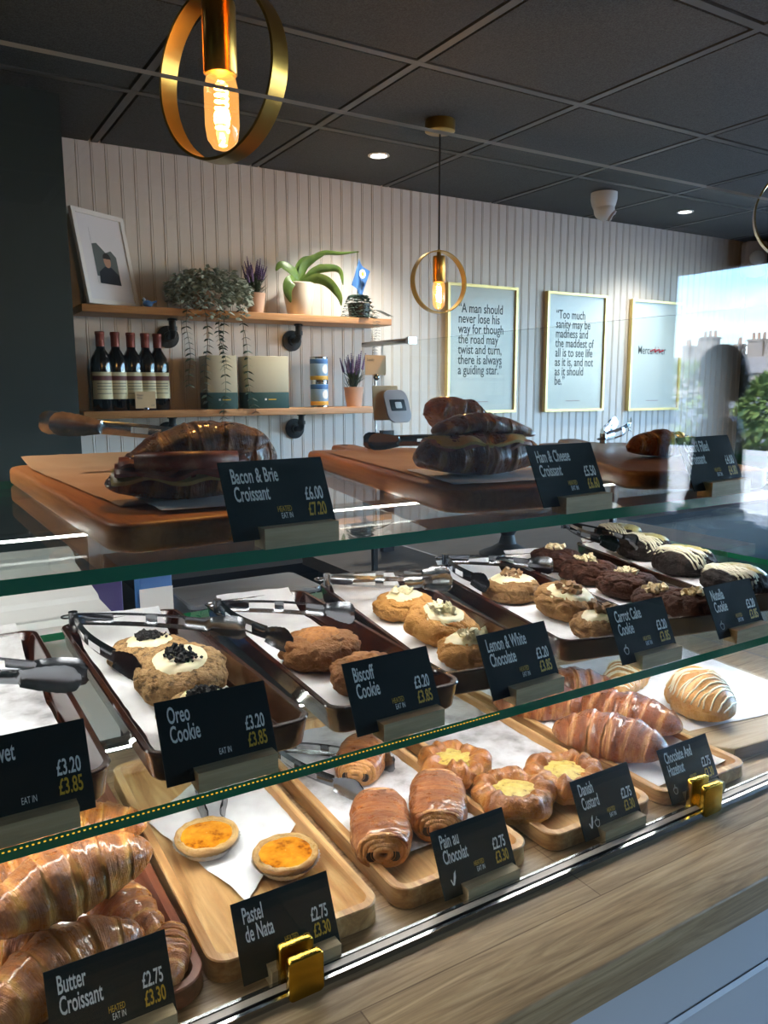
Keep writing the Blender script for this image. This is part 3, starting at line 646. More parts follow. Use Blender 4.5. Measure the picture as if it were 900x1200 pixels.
# custard-filled round pastries
def danish(label, loc, rz, seed, R=.043):
    t = thing('custard_pastry', label, 'pastry', loc, rz, 'round custard-filled pastries on their tray')
    nu, nv = 96, 28; P = np.zeros((nu, nv, 3)); A = np.zeros((nu, nv))
    for i in range(nu):
        a = 2*PI*i/nu; lob = abs(math.cos(1.5*a+.5*math.sin(2*a+seed)+seed))**.8; rr = R*(.92+.14*lob+.16*nz3((math.cos(a), math.sin(a), 0), 1.6, seed)); th = .0175*(1+.16*lob+.40*nz3((math.cos(a)*2, math.sin(a)*2, 1), 1.5, seed))
        for j in range(nv):
            v = 2*PI*j/nv; q = 1+.22*nz3((math.cos(a)*2, math.sin(a)*2, math.sin(v)), 1.6, seed)+.09*nz3((math.cos(a)*6, math.sin(a)*6, v), 1.4, seed+3)+.02*math.sin(5*v+7*a)
            rad = rr-.007+th*.78*math.cos(v)*q; z = th*.85*math.sin(v)*q+.003*lob
            P[i, j] = (rad*math.cos(a), rad*math.sin(a), max(z, -.013)); A[i, j] = max(0, min(1, .35+.35*math.sin(v)+.35*lob))
    P[:, :, 2] += .0135
    obj('dough', MB().grid(P, cu=True, cv=True, at=A), 'danish', t, smooth=180)
    n = 40; C = [[(r*math.cos(2*PI*j/n), -r*math.sin(2*PI*j/n), 0.0245+.003*(1-(r/.03)**2)+.002*nz3((r*math.cos(2*PI*j/n), r*math.sin(2*PI*j/n), 0), 90, seed)) for j in range(n)] for r in np.linspace(.030, .0005, 10)]
    obj('custard_filling', MB().grid(C, cv=True), 'danish_custard', t, smooth=180)
danish('round custard-filled pastry at the back of its tray under the shelf edge', (.632, .838, ZC+.0145), .3, 1)
danish('round custard-filled pastry at the front of its tray, pale side showing', (.645, .725, ZC+.0145), 1.0, 2, .046)
danish('round custard-filled pastry on the right of its tray, behind its sign', (.738, .728, ZC+.0145), 2.1, 3, .047)

# dark glazed croissants
G = 'dark glazed croissants behind the chocolate and hazelnut sign'
KW = dict(mat='choc_croissant', group=G)
croissant('dark glazed croissant at the front of its heap, tip towards its sign', (.868, .765, .966), R_(-60), L=.175, R=.043, bend=.42, seed=21, steps=6, **KW)
croissant('dark glazed croissant right of the front one, end beside its sign', (.962, .812, .966), R_(-66), L=.175, R=.040, bend=.35, seed=22, steps=6, **KW)
croissant('dark glazed croissant at the back left of its heap under the shelf edge', (.874, .928, .966), R_(-40), L=.16, R=.041, bend=.5, seed=23, steps=6, **KW)
croissant('dark glazed croissant at the back right of its heap', (.965, .945, .966), R_(-30), L=.16, R=.040, bend=.5, seed=24, steps=6, **KW)
def striped(label, loc, rz, seed, **k):
    t = thing('striped_croissant', label, 'croissant', loc, rz, 'pale striped croissants at the right')
    mb, P = croissant_mb(seed=seed, **k); obj('dough', mb, 'pale_croissant', t, smooth=180); d = MB(); nu, nv = P.shape[:2]; rnd = random.Random(seed); cen = P.mean(1, keepdims=True)
    Q = cen+(P-cen)*1.015
    for s in range(20):
        i = int(nu*(.06+.88*s/19)); sh = rnd.uniform(-4, 7); pts = [Q[min(nu-1, max(0, int(i+sh*math.sin(PI*q/16))))][int(nv*.47-q*nv*.44/16) % nv] for q in range(17)]
        d.tube(pts, .0014, 5)
    obj('icing_stripes', d, 'drizzle', t, smooth=180)
striped('tall pale croissant striped with icing, standing plump on the right board', (1.095, .780, ZC+.0225), R_(62), 31, L=.15, R=.047, bend=.75, steps=6, flat=1.0)
striped('flatter pale striped croissant at the back, half behind the shelf edge', (1.085, .925, ZC+.0225), R_(25), 32, L=.17, R=.034, bend=.35, steps=6)

# cookies
def cookie_mb(R, Hh, seed, crack=.5, lump=.12, sq=.62):
    nu, nv = 46, 100; P = np.zeros((nu, nv, 3))
    for i in range(nu):
        ph = PI*i/(nu-1)
        for j in range(nv):
            a = 2*PI*j/nv; sx = math.sin(ph)**sq; cz = math.cos(ph); cz = math.copysign(abs(cz)**.8, cz)
            p = Vector((R*sx*math.cos(a), -R*sx*math.sin(a), Hh/2*cz)); q = 1+lump*nz3(p, 38, seed)+lump*.5*nz3(p, 90, seed+4)
            rdg = abs(nz3(p, 42, seed+11)); cr = max(0, 1-rdg/.10)*crack*.0055+max(0, 1-abs(nz3(p, 95, seed+2))/.14)*crack*.0022-.0012*nz3(p, 190, seed+6)
            d = p.normalized(); p = Vector((p.x*q, p.y*q, p.z*(1+lump*.8*nz3(p, 50, seed+7))))-d*cr
            P[i, j] = (p.x, p.y, max(p.z, -Hh*.45))
    P[:, :, 2] -= P[:, :, 2].min(); return MB().grid(P[::-1], cv=True), P
def top_z(P, x, y):
    T_ = P[:26].reshape(-1, 3); d = (T_[:, 0]-x)**2+(T_[:, 1]-y)**2; k = np.argsort(d)[:4]; w = 1/(d[k]+1e-8); return float((T_[k, 2]*w).sum()/w.sum())
def patch(P, cx, cy, rx, ry, rz, seed, th=.0022, n=40, m=9, wob=.14):
    G = []
    for i in range(m+1):
        f = i/m; row = []
        for j in range(n):
            a = 2*PI*j/n; k = f*(1+wob*nz3((math.cos(a)*1.5, math.sin(a)*1.5, 0), 1.2, seed)); x0, y0 = rx*k*math.cos(a), ry*k*math.sin(a)
            x, y = cx+x0*math.cos(rz)-y0*math.sin(rz), cy+x0*math.sin(rz)+y0*math.cos(rz)
            row.append((x, y, top_z(P, x, y)+th*(1-f**6)-(.0006 if f == 1 else 0)))
        G.append(row)
    return MB().grid(G, cv=True)
def bits(mb, P, cx, cy, rad, n, s0, s1, seed, lift=.002, flatk=1.0):
    rnd = random.Random(seed)
    for _ in range(n):
        a = rnd.uniform(0, 2*PI); r = rad*rnd.random()**.6; x, y = cx+r*math.cos(a), cy+r*math.sin(a); s = rnd.uniform(s0, s1); z = top_z(P, x, y)+lift+rnd.uniform(0, s*.8)
        q = Matrix.Translation((x, y, z)) @ Matrix.Rotation(rnd.uniform(0, 6), 4, Vector((rnd.random()-.5, rnd.random()-.5, rnd.random()))) @ Matrix.Diagonal((rnd.uniform(.8, 1.5), rnd.uniform(.7, 1.1), rnd.uniform(.6, 1)*flatk, 1))
        V = [q @ (Vector((sx, sy, sz))*s*.5*rnd.uniform(.75, 1.15)) for sz in (-1, 1) for sy in (-1, 1) for sx in (-1, 1)]
        mb.add(V, [(0, 2, 3, 1), (4, 5, 7, 6), (0, 1, 5, 4), (2, 6, 7, 3), (0, 4, 6, 2), (1, 3, 7, 5)])
    return mb
def cookie(kind, label, x, y, seed, R=.047, Hh=.036, rz=0, tilt=0, z=None, tx=0):
    D = {'oreo': 'oreo_dough', 'biscoff': 'biscoff_dough', 'lemon': 'lemon_dough', 'carrot': 'carrot_dough', 'hazel': 'choc_dough', 'driz': 'dark_dough'}
    GR = {'oreo': 'cookies with black crumbs', 'biscoff': 'caramel-brown cookies', 'lemon': 'golden cookies with white chocolate', 'carrot': 'iced spiced cookies', 'hazel': 'chocolate cookies with nut pieces', 'driz': 'black cookies with pale drizzle'}
    t = thing('cookie', label, 'cookie', (x, y, (z if z is not None else Z1+.0065)), 0, GR[kind], rot=(tx, tilt, rz))
    mb, P = cookie_mb(R, Hh, seed, {'oreo': .25, 'biscoff': .8, 'lemon': .6, 'carrot': .75, 'hazel': 1.0, 'driz': .6}[kind]*1.15, {'hazel': .14, 'biscoff': .15}.get(kind, .115))
    obj('dough', mb, D[kind], t, smooth=180)
    if kind == 'oreo':
        obj('icing', patch(P, 0, 0, R*.60, R*.56, .3, seed, .003), 'icing', t, smooth=180); o = obj('crumbs', bits(MB(), P, -.002, .002, R*.30, 75, .0025, .005, seed, .004), 'crumb', t, smooth=0); o['kind'] = 'stuff'
        o = obj('stray_crumbs', bits(MB(), P, .014, -.006, .010, 12, .002, .003, seed+1, .0035), 'crumb', t, smooth=0); o['kind'] = 'stuff'
    if kind == 'biscoff':
        obj('crumb_topping', patch(P, .004, .006, R*.62, R*.42, .4, seed, .0035, wob=.4), 'biscuit_crumb', t, smooth=180)
    if kind == 'lemon':
        obj('icing', patch(P, .002, .002, R*.70, R*.58, .5, seed, .003, wob=.22), 'icing', t, smooth=180); o = obj('chocolate_curls', bits(MB(), P, -.002, .004, R*.36, 55, .004, .008, seed, .0035, .35), 'white_choc', t, smooth=0); o['kind'] = 'stuff'
    if kind == 'carrot':
        obj('icing', patch(P, .004, 0, R*.78, R*.66, -.5, seed, .003, wob=.3), 'icing', t, smooth=180); o = obj('nut_pieces', bits(MB(), P, .002, .004, R*.40, 22, .005, .009, seed, .004), 'nut', t, smooth=0); o['kind'] = 'stuff'
    if kind == 'hazel':
        o = obj('nut_pieces', bits(MB(), P, .006, .006, R*.40, 26, .004, .008, seed, .001), 'hazel', t, smooth=0); o['kind'] = 'stuff'
    if kind == 'driz':
        obj('icing', patch(P, .017, -.002, R*.60, R*.86, .2, seed, .002, wob=.14), 'pale_icing', t, smooth=180); d = MB()
        for s in range(7):
            u = -R*.55+R*.155*s; pts = []
            for q in range(15):
                v = -1.02+2.0*q/14; xx, yy = u*.62-.016+.2*R*v*.4, R*.92*v*math.sqrt(max(.1, 1-(u/R)**2)); pts.append((xx, yy, top_z(P, xx, yy)+.0012))
            d.tube(pts, .0019, 6)
        obj('drizzle', d, 'drizzle', t, smooth=180)
    return t
cookie('oreo', 'black-crumbed pale cookie at the back, behind the large middle one', .236, .935, 1, .048, .036, .3)
cookie('oreo', 'large pale cookie with a full disc of icing and black crumbs, middle of its tray', .243, .835, 2, .052, .040, -.3, tx=.24, z=Z1+.012)
cookie('oreo', 'black-crumbed pale cookie half hidden behind its sign', .232, .722, 3, .047, .036, .5)
cookie('biscoff', 'caramel-brown cookie with crumb topping, fully in view', .418, .832, 4, .051, .040, .2)
cookie('biscoff', 'caramel-brown cookie half hidden behind its sign', .428, .728, 5, .047, .036, 1.2)
cookie('lemon', 'golden cookie with white curls at the back of its tray', .614, .945, 6, .047, .036, 0)
cookie('lemon', 'golden iced cookie with white curls in the middle of its tray', .598, .832, 7, .050, .038, .4, tx=.22, z=Z1+.010)
cookie('lemon', 'golden cookie at the front beside its sign', .575, .730, 8, .044, .036, 2.0)
cookie('carrot', 'iced spiced cookie at the back of its tray by the tongs', .815, .935, 9, .047, .038, .2)
cookie('carrot', 'iced spiced cookie with brown nuts in the middle of its tray', .822, .825, 10, .049, .038, 0, tx=.22, z=Z1+.010)
cookie('carrot', 'iced spiced cookie at the front half behind its sign', .790, .715, 11, .046, .036, .7)
cookie('hazel', 'nut-topped chocolate cookie furthest back in its row', 1.028, 1.055, 12, .048, .040, .1)
cookie('hazel', 'nut-topped chocolate cookie second from the back of its row', 1.006, .953, 13, .049, .040, .9)
cookie('hazel', 'nut-topped chocolate cookie in the middle of its row', .992, .850, 14, .050, .040, .3)
cookie('hazel', 'nut-topped chocolate cookie overlapped by the front one of its row', .970, .768, 15, .046, .034, 1.7)
cookie('hazel', 'deeply cracked chocolate cookie at the front of its row by the sign', .966, .705, 16, .046, .042, 2.5, z=Z1+.010)
cookie('driz', 'pale-drizzled black cookie furthest back in its row', 1.300, 1.150, 17, .052, .046, -.3)
cookie('driz', 'pale-drizzled black cookie second from the back of its row', 1.245, 1.035, 18, .054, .048, .1)
cookie('driz', 'pale-drizzled black cookie with thick white stripes, third from the back', 1.200, .905, 19, .054, .050, .2)
cookie('driz', 'pale-drizzled black cookie at the front right behind the sign', 1.155, .770, 20, .053, .046, 0)

# filled croissants on the upper shelf
def sandwich(label, loc, rz, fill, seed, top_rot=0, top_tilt=.12, bot=(.150, .032, .66), top=(.155, .035, .66), ty=-.20, tz=.006):
    t = thing('filled_croissant', label, 'croissant', loc, rz)
    mb, P = croissant_mb(L=bot[0], R=bot[1], bend=.30, seed=seed, steps=5.4, flat=bot[2], tip=.34); obj('bottom_half', mb, 'sandwich', t, smooth=180)
    zt = bot[1]*bot[2]*1.28
    for k, (mat, w, l, dz, am, nm) in enumerate(fill):
        Gd = []
        for i in range(41):
            u = -1+2*i/40; row = []
            for j in range(13):
                v = -1+2*j/12; e = math.sqrt(max(0, 1-u**4)); row.append((u*l/2, v*w/2*(.55+.45*e), zt+dz+am*math.sin(u*7+k*1.3+seed)*abs(v)+.004*nz3((u*2, v*2, k), 1.4, seed)-.008*abs(v)**3))
            Gd.append(row)
        Gd = np.array(Gd); lo = Gd.copy(); lo[:, :, 2] -= .0035; m2 = MB(); m2.grid(Gd); m2.grid(lo[:, ::-1])
        ring = [np.array([Gd[0], lo[0]]), np.array([lo[-1], Gd[-1]]), np.array([lo[:, 0], Gd[:, 0]]), np.array([Gd[:, -1], lo[:, -1]])]
        for q in ring: m2.grid(q)
        obj(nm, m2, mat, t, smooth=60)
    if fill[0][0] == 'brie':
        fold = MB(); 
        for lay, rr in ((0, .009), (1, .006), (2, .0035)):
            fold.tube([(-.040+.002*lay-.004*(lay == 0), -.026-.002*lay, zt+.011), (0, -.031-.002*lay, zt+.012), (.05, -.026-.002*lay, zt+.011)], rr, 12)
        obj('bacon_fold', fold, 'bacon', t, smooth=180)
    mb, P = croissant_mb(L=top[0], R=top[1], bend=.45, seed=seed+3, steps=5.0, flat=top[2], tip=.22, layer=.20, droop=.010)
    obj('top_half', mb, 'sandwich', t, (0.012, .014, zt+tz), (top_tilt, ty, top_rot), 180)
    return t
BB = [('brie', .070, .135, .003, .002, 'brie_slice'), ('bacon', .074, .128, .008, .003, 'bacon_slice'), ('bacon', .068, .12, .013, .004, 'bacon_slice')]
HC = [('ham', .072, .135, .002, .003, 'ham_slice'), ('brie', .074, .125, .007, .003, 'cheese_slice')]
ZB = Z2+.0305
sandwich('bacon and cheese filled croissant with folded bacon, on the left handled board', (.232, .755, ZB), R_(-16), BB, 5, top_rot=.08)
sandwich('ham and cheese filled croissant on the middle handled board', (.606, .768, ZB), R_(-10), HC, 9, top_tilt=.02, bot=(.175, .041, .80), top=(.15, .028, .55), ty=.04, tz=.004)
croissant('dark croissant lying behind the bacon croissant on the left board', (.305, .865, ZB), R_(12), 'sandwich', name='filled_croissant', L=.15, R=.047, bend=.5, seed=41, steps=5.4)
croissant('dark croissant lying behind the ham croissant, tip raised', (.665, .885, ZB+.034), R_(-8), 'sandwich', name='filled_croissant', L=.135, R=.040, bend=.5, seed=42, steps=5, tilt=(0, .42))
croissant('shadowed croissant on the right handled board behind its sign', (1.035, .835, Z2+.0268), R_(-20), 'sandwich', name='filled_croissant', L=.13, R=.030, bend=.45, seed=43, steps=5.4)

# ------------------------------------------------------------------ tongs
def arm_mb(L, side, w0=.016, slots=((.22, .40), (.46, .64)), tipw=.030):
    nx = 60; cols = [-.5, -.24, .24, .5]; top = []; F = []; V = []
    for i in range(nx+1):
        u = i/nx; bow = side*(.012*math.sin(PI*min(1, u*1.15))*1.0)-side*.010*max(0, (u-.80)/.2)**1.5
        w = w0*(1+.15*math.sin(PI*u)) if u < .78 else w0*1.1+(tipw-w0*1.1)*math.sin((u-.78)/.22*PI*.62)
        if u > .95: w *= math.sqrt(max(.05, 1-((u-.95)/.05)**2*.75))
        for k, c in enumerate(cols):
            sc = (1+.05*(i % 2)) if u > .82 and k in (0, 3) else 1
            V.append((u*L, bow+side*(.004 if k in (0, 3) else 0)*(-1)*(1 if u < .78 else -.8), c*w*sc))
    for i in range(nx):
        u = (i+.5)/nx
        for k in range(3):
            if k == 1 and any(a < u < b for a, b in slots): continue
            F.append((i*4+k, (i+1)*4+k, (i+1)*4+k+1, i*4+k+1))
    mb = MB(); V2 = [(x, y+.0008, z) for x, y, z in V]; n = len(V); mb.add(V+V2, F+[tuple(n+i for i in f[::-1]) for f in F]); return mb
def tongs(label, loc, rz, opening, L=.24, mat='steel', rx=0, ry=0, tilt_arm=0):
    t = thing('serving_tongs', label, 'tongs', loc, 0, 'serving tongs', rot=(rx, ry, rz))
    for s in (1, -1): obj('arm', arm_mb(L, s), mat, t, (0, 0, 0), (0, 0, s*opening/2), 50)
    h = MB(); h.tube([(0, 0, -.009), (0, 0, .009)], .006, 14); obj('hinge', h, mat, t)
    r = MB(); r.tube([(-.012+.008*math.cos(a), .008*math.sin(a), 0) for a in np.linspace(0, 2*PI, 20)[:-1]], .0012, 6, closed=True); obj('pull_ring', r, mat, t)
    return t
def ang(a, b): return math.atan2(b[1]-a[1], b[0]-a[0])
ZT = Z1+.042
tongs('steel tongs lying open over the tray of black-crumbed cookies', (.172, 1.075, ZT), R_(-64), R_(44), .245, 'darksteel')
tongs('steel tongs lying open over the caramel-brown cookies', (.356, 1.030, ZT), R_(-64), R_(44), .20, 'darksteel')
tongs('bright steel tongs across the back of the golden cookies', (.558, 1.085, ZT), R_(-32), R_(16), .20, 'steel')
tongs('dark tongs with black tips at the back of the iced spiced cookies', (.806, 1.105, ZT), R_(-78), R_(60), .19, 'darksteel')
tongs('dark tongs lying behind the chocolate nut cookies', (1.222, 1.235, ZT+.005), R_(-104), R_(14), .24, 'darksteel')
tongs('steel tongs reaching in from the left edge over the empty paper', (-.075, 1.03, ZT+.002), R_(-42), R_(6), .29, 'darksteel')
tongs('steel tongs at the back of the round tart tray, seen under the shelf', (.345, 1.085, ZC+.032), R_(-105), R_(10), .20, 'steel')
tongs('dark tongs at the back of the rolled pastry tray, seen under the shelf', (.425, 1.03, ZC+.032), R_(-62), R_(30), .20, 'darksteel')
tongs('steel tongs on the left handled board, tips standing on brown paper', (.425, 1.115, Z2+.062), R_(186), R_(14), .275, 'steel', 0, R_(-7))
tongs('dark tongs lying on the middle handled board', (.945, 1.165, Z2+.042), R_(166), R_(12), .24, 'darksteel')
tongs('bright chrome tongs on the right handled board', (1.08, 1.000, Z2+.046), R_(33), R_(10), .24, 'chrome', 0, R_(-4))

# ------------------------------------------------------------------ behind the case
tb = thing('storage_tub', 'clear plastic storage tub of brown biscuits behind the lower glass shelf', 'tub', (.63, 1.55, .95))
obj('body', tray_mesh(.30, .16, .105, .003, .003, .02, .012), 'clear_plastic', tb, (0, 0, .0)); ldm = MB(); slab(ldm, rrect(-.155, .155, -.005, .165, .02), .105, .117, .003); obj('lid', ldm, 'clear_plastic', tb)
bs = MB()
for k in range(5): bs.lathe([(.001, 0), (.028, .002), (.03, .008), (.026, .014), (.001, .016)], 18, 0, (-.10+.05*k, .07+.02*(k % 2), .004+.012*(k % 2)))
o = obj('biscuits', bs, 'biscoff_dough', tb); o['kind'] = 'stuff'
pk = thing('purple_packet', 'purple carton standing behind the tray of black-crumbed cookies', 'packet', (.275, 1.42, .95)); mb = MB(); slab(mb, rrect(-.035, .035, -.02, .02, .003), 0, .24, .003); obj('carton', mb, 'purple', pk); obj('printed_band', MB().box(-.0355, .0355, -.0207, -.02, .08, .13), 'lightblue', pk, smooth=0)
bx = thing('blue_carton', 'blue and white carton standing behind the left shelf beside the purple one', 'packet', (.372, 1.43, .95)); mb = MB(); slab(mb, rrect(-.03, .03, -.02, .02, .003), 0, .235, .003); obj('carton', mb, 'blue', bx); obj('printed_band', MB().box(-.0305, .0305, -.0207, -.02, .12, .2), 'white', bx, smooth=0)
sb = thing('stepped_plastic_cover', 'white stepped plastic cover behind the empty paper at far left', 'cover', (-.12, 1.20, .95))
prof = [(0, 0), (0, .215), (.012, .222), (.10, .222), (.11, .228), (.30, .245), (.31, .262), (.36, .266), (.36, 0)]
mb = MB(); mb.grid([[(x, y, z) for y, z in prof] for x in (-.4, .37)], caps=True); obj('cover', mb, 'white_plastic', sb, smooth=0)
bsf = thing('back_ledge', 'dark ledge behind the display case carrying cartons and a plastic tub', 'shelf', (0, 0, 0)); obj('ledge', MB().box(XL, 1.05, 1.205, 1.72, .91, .95), 'darktop', bsf, smooth=0); obj('base', MB().box(XL+.02, 1.03, 1.21, 1.68, 0, .91), 'darkcab', bsf, smooth=0)
cs = thing('cake_stand', 'dark turned pedestal stand on the grey-brown return counter', 'cake stand', (1.72, 2.0, .95))
obj('pedestal', MB().lathe([(.001, 0), (.095, 0), (.097, .008), (.06, .022), (.030, .04), (.022, .07), (.032, .085), (.024, .10), (.022, .135), (.04, .15), (.001, .152)], 40), 'darkcab', cs); obj('plate', MB().lathe([(.001, .150), (.13, .152), (.138, .158), (.136, .164), (.001, .162)], 48), 'darkcab', cs)
# upright post and bits on the ledge
ps = thing('bottle_rack_post', 'thin black post standing behind the case near the plastic tub', 'post', (.99, 1.66, .95)); obj('post', MB().box(-.006, .006, -.006, .006, 0, .22), 'black', ps, smooth=0); obj('foot', MB().box(-.03, .03, -.03, .03, 0, .004), 'black', ps, smooth=0)

# card holders by the glass screen
ch = thing('card_holder', 'small kraft price card held in a clip near the glass screen', 'card', (1.415, 2.36, 0.95))
obj('rod', MB().tube([(0, 0, 0), (0, 0, .60)], .003, 8), 'chrome', ch); obj('foot', MB().lathe([(.001, 0), (.03, 0), (.03, .004), (.004, .008)], 24), 'chrome', ch)
obj('clip', MB().ball((0, -.006, .600), .012, 8), 'chrome', ch)
c = obj('kraft_card', MB().box(-.042, .042, -.0015, 0, .607, .675), 'kraft_card', ch, smooth=0); lettering('card_text', 'Loyalty', 'grey_ink', c, (-.034, -.0018, .655), .014, .7)
c.data.name = 'kraft_card'
rd = thing('counter_sign', 'rounded grey tag with a small dark picture on a black stand', 'sign', (1.405, 2.27, .95))
obj('stand', MB().box(-.022, .022, -.012, .012, 0, .42), 'black', rd, smooth=0)
mb = MB(); slab(mb, rrect(-.055, .045, -.115, .0, .004), 0, .003, .001); obj('backing', mb, 'kraft_card', rd, (-.012, -.014, .57), (PI/2-.1, 0, 0))
mb = MB(); slab(mb, rrect(-.052, .052, -.115, .0, .03), 0, .006, .002); tg = obj('tag', mb, 'grey_plastic', rd, (.012, -.022, .555), (PI/2-.35, 0, R_(8)))
mb = MB(); slab(mb, rrect(-.033, .033, -.075, -.035, .004), 0, .001, .0003); obj('picture', mb, 'black', tg, (0, 0, .0062)); mb = MB(); slab(mb, rrect(-.012, .016, -.066, -.044, .004), 0, .001, .0003); obj('picture_detail', mb, 'white', tg, (0, 0, .007))

# ------------------------------------------------------------------ wall: shelves and what stands on them
def wall_shelf(label, x0, x1, z, brs):
    t = thing('wall_shelf', label, 'shelf', (0, YW-.002, z))
    mb = MB(); slab(mb, rrect(x0, x1, -.185, 0, .003, 2), -.026, 0, .002); obj('plank', mb, 'pine', t, smooth=40)
    for x in brs:
        b = MB(); b.tube([(0, -.07, -.026), (0, -.07, -.06), (0, -.069, -.078), (0, -.060, -.088), (0, -.045, -.090), (0, 0, -.090)], .013, 14); b.lathe([(.018, -.034), (.018, -.027)], 20, 0, (0, -.07, 0)); b.tube([(0, -.07, -.055), (0, -.07, -.07)], .017, 14)
        o = obj('pipe_bracket', b, 'iron', t, (x, 0, 0)); f = MB(); f.lathe([(.001, 0), (.042, 0), (.042, .007), (.020, .010), (.019, .022), (.001, .022)], 28, 0, (0, 0, 0)); obj('wall_flange', f, 'iron', o, (0, -.001, -.090), (PI/2, 0, 0))
    return t
US, LS = 1.797, 1.436
wall_shelf('upper pine shelf on black pipe brackets, holding the plants and picture frame', .545, 1.775, US, (.885, 1.40))
wall_shelf('lower pine shelf on black pipe brackets, holding wine bottles and boxes', .530, 1.705, LS, (.868, 1.405))
# framed photograph leaning on the upper shelf
pf = thing('photo_frame', 'white framed photograph of a person, leaning on the upper shelf at left', 'picture frame', (.665, 2.895, US+.002), 0, rot=(R_(-11), 0, R_(32)))
W2, H2 = .118, .325
mb = MB(); mb.box(-W2, W2, -.012, 0, 0, .016).box(-W2, W2, -.012, 0, H2-.016, H2).box(-W2, -W2+.016, -.012, 0, .016, H2-.016).box(W2-.016, W2, -.012, 0, .016, H2-.016); obj('frame', mb, 'white', pf, smooth=0)
obj('mount', MB().box(-W2+.015, W2-.015, -.006, -.001, .015, H2-.015), 'mount', pf, smooth=0)
ph = obj('photograph', MB().box(-.052, .052, -.0068, -.006, .075, .265), 'mount', pf, smooth=0)
hl = MB(); hl.add([(-.052, -.0072, .10), (.052, -.0072, .10), (.052, -.0072, .175), (.03, -.0072, .195), (.005, -.0072, .185), (-.03, -.0072, .215), (-.052, -.0072, .21)], [(0, 1, 2, 3, 4, 5, 6)]); obj('picture_hills', hl, 'grey_ink', ph, smooth=0)
pp = MB(); pp.add([(-.045, -.0078, .075), (.052, -.0078, .075), (.05, -.0078, .11), (.02, -.0078, .135), (-.012, -.0078, .135), (-.04, -.0078, .115)], [(0, 1, 2, 3, 4, 5)]); obj('picture_jumper', pp, 'denim', ph, smooth=0)
pp = MB(); pp.add([(.004+.016*math.cos(a), -.0084, .155+.023*math.sin(a)) for a in np.linspace(0, 2*PI, 24)[:-1]], [tuple(range(23))]); obj('picture_face', pp, 'skin', ph, smooth=0)
pp = MB(); pp.add([(.004+.018*math.cos(a), -.0088, .165+.019*math.sin(a)) for a in np.linspace(-.1, PI+.1, 16)], [tuple(range(16))]); obj('picture_hair', pp, 'hair', ph, smooth=0)
# blue bird ornament
bd = thing('bird_ornament', 'tiny blue bird ornament beside the white photo frame', 'ornament', (.775, 2.855, US)); obj('body', MB().ball((0, 0, .013), .012, 10, 0, (1.5, .9, 1)), 'blue', bd); obj('head', MB().ball((-.014, 0, .026), .007, 8), 'lightblue', bd); obj('tail', MB().tube([(.014, 0, .016), (.032, 0, .024)], [.005, .002], 8), 'blue', bd)
# wine bottles
def wine(x, y, label):
    t = thing('wine_bottle', label, 'bottle', (x, y, LS), 0, 'wine bottles on the lower wall shelf')
    obj('glass_body', MB().lathe([(.001, .004), (.034, 0), (.0365, .004), (.0365, .165), (.034, .182), (.024, .200), (.0155, .215), (.0145, .23), (.001, .23)], 32), 'bottle', t)
    obj('capsule', MB().lathe([(.001, .222), (.0150, .222), (.0152, .262), (.0165, .264), (.0165, .272), (.015, .274), (.001, .275)], 24), 'capsule', t)
    L = [[(.0371*math.sin(a), -.0371*math.cos(a), z) for a in np.linspace(-1.25, 1.25, 20)] for z in (.042, .135)]; lb = obj('paper_label', MB().grid(np.array(L).transpose(1, 0, 2)), 'label_cream', t)
    L = [[(.0374*math.sin(a), -.0374*math.cos(a), z) for a in np.linspace(-1.2, 1.2, 20)] for z in (.106, .122)]; obj('label_band', MB().grid(np.array(L).transpose(1, 0, 2)), 'label_brown', lb)
    ln = MB()
    for z in (.095, .085, .075, .06): ln.grid(np.array([[(.0374*math.sin(a), -.0374*math.cos(a), zz) for a in np.linspace(-.7, .7, 12)] for zz in (z, z+.0025)]).transpose(1, 0, 2))
    obj('label_print', ln, 'grey_ink', lb); return t
w0 = wine(.608, 2.875, 'dark wine bottle with red-brown cap, leftmost of five on the lower shelf')
for x, y, l in ((.660, 2.88, 'dark wine bottle second from the left in the row of five'), (.715, 2.885, 'dark wine bottle in the middle of the row, left of the small price card'), (.767, 2.89, 'dark wine bottle behind the small kraft price card'), (.812, 2.895, 'dark wine bottle at the right end of the row')):
    dup(w0, (x, y, LS), None, l)
kc = thing('shelf_price_card', 'small kraft price card standing in a clip before the wine bottles', 'card', (.745, 2.838, LS)); obj('clip', MB().ball((0, -.004, .006), .0065, 8, 0, (1.6, 1, 1)), 'chrome', kc)
c = obj('kraft_card', MB().box(-.036, .036, -.0012, 0, .008, .068), 'kraft_card', kc, smooth=0); lettering('card_text', 'House', 'grey_ink', c, (-.031, -.0016, .052), .011, .8); lettering('card_text', 'Wine', 'grey_ink', c, (-.031, -.0016, .041), .011, .8); lettering('card_price', '£20', 'grey_ink', c, (.031, -.0016, .015), .010, .8, 'RIGHT')
# cream and teal boxes
def gift_box(label, x, y, w_, d, h, rz):
    t = thing('gift_box', label, 'box', (x, y, LS), rz); mb = MB(); slab(mb, rrect(-w_/2, w_/2, -d/2, d/2, .003, 2), .062, h, .0015); obj('carton', mb, 'box_cream', t); mb = MB(); slab(mb, rrect(-w_/2, w_/2, -d/2, d/2, .003, 2), 0, .062, .0015); b = obj('teal_band', mb, 'box_green', t)
    obj('star_mark', MB().box(-.016, -.009, -d/2-.0006, -d/2, .032, .039), 'white', b, smooth=0); obj('print_line', MB().box(-.002, .03, -d/2-.0006, -d/2, .033, .037), 'gold_ink', b, smooth=0); return t
gift_box('cream box with dark teal base, right one with its front to the room', 1.225, 2.90, .165, .13, .20, R_(-6)); gift_box('cream box with dark teal base, left one in shade behind the trailing stems', 1.045, 2.915, .115, .13, .20, R_(-6))
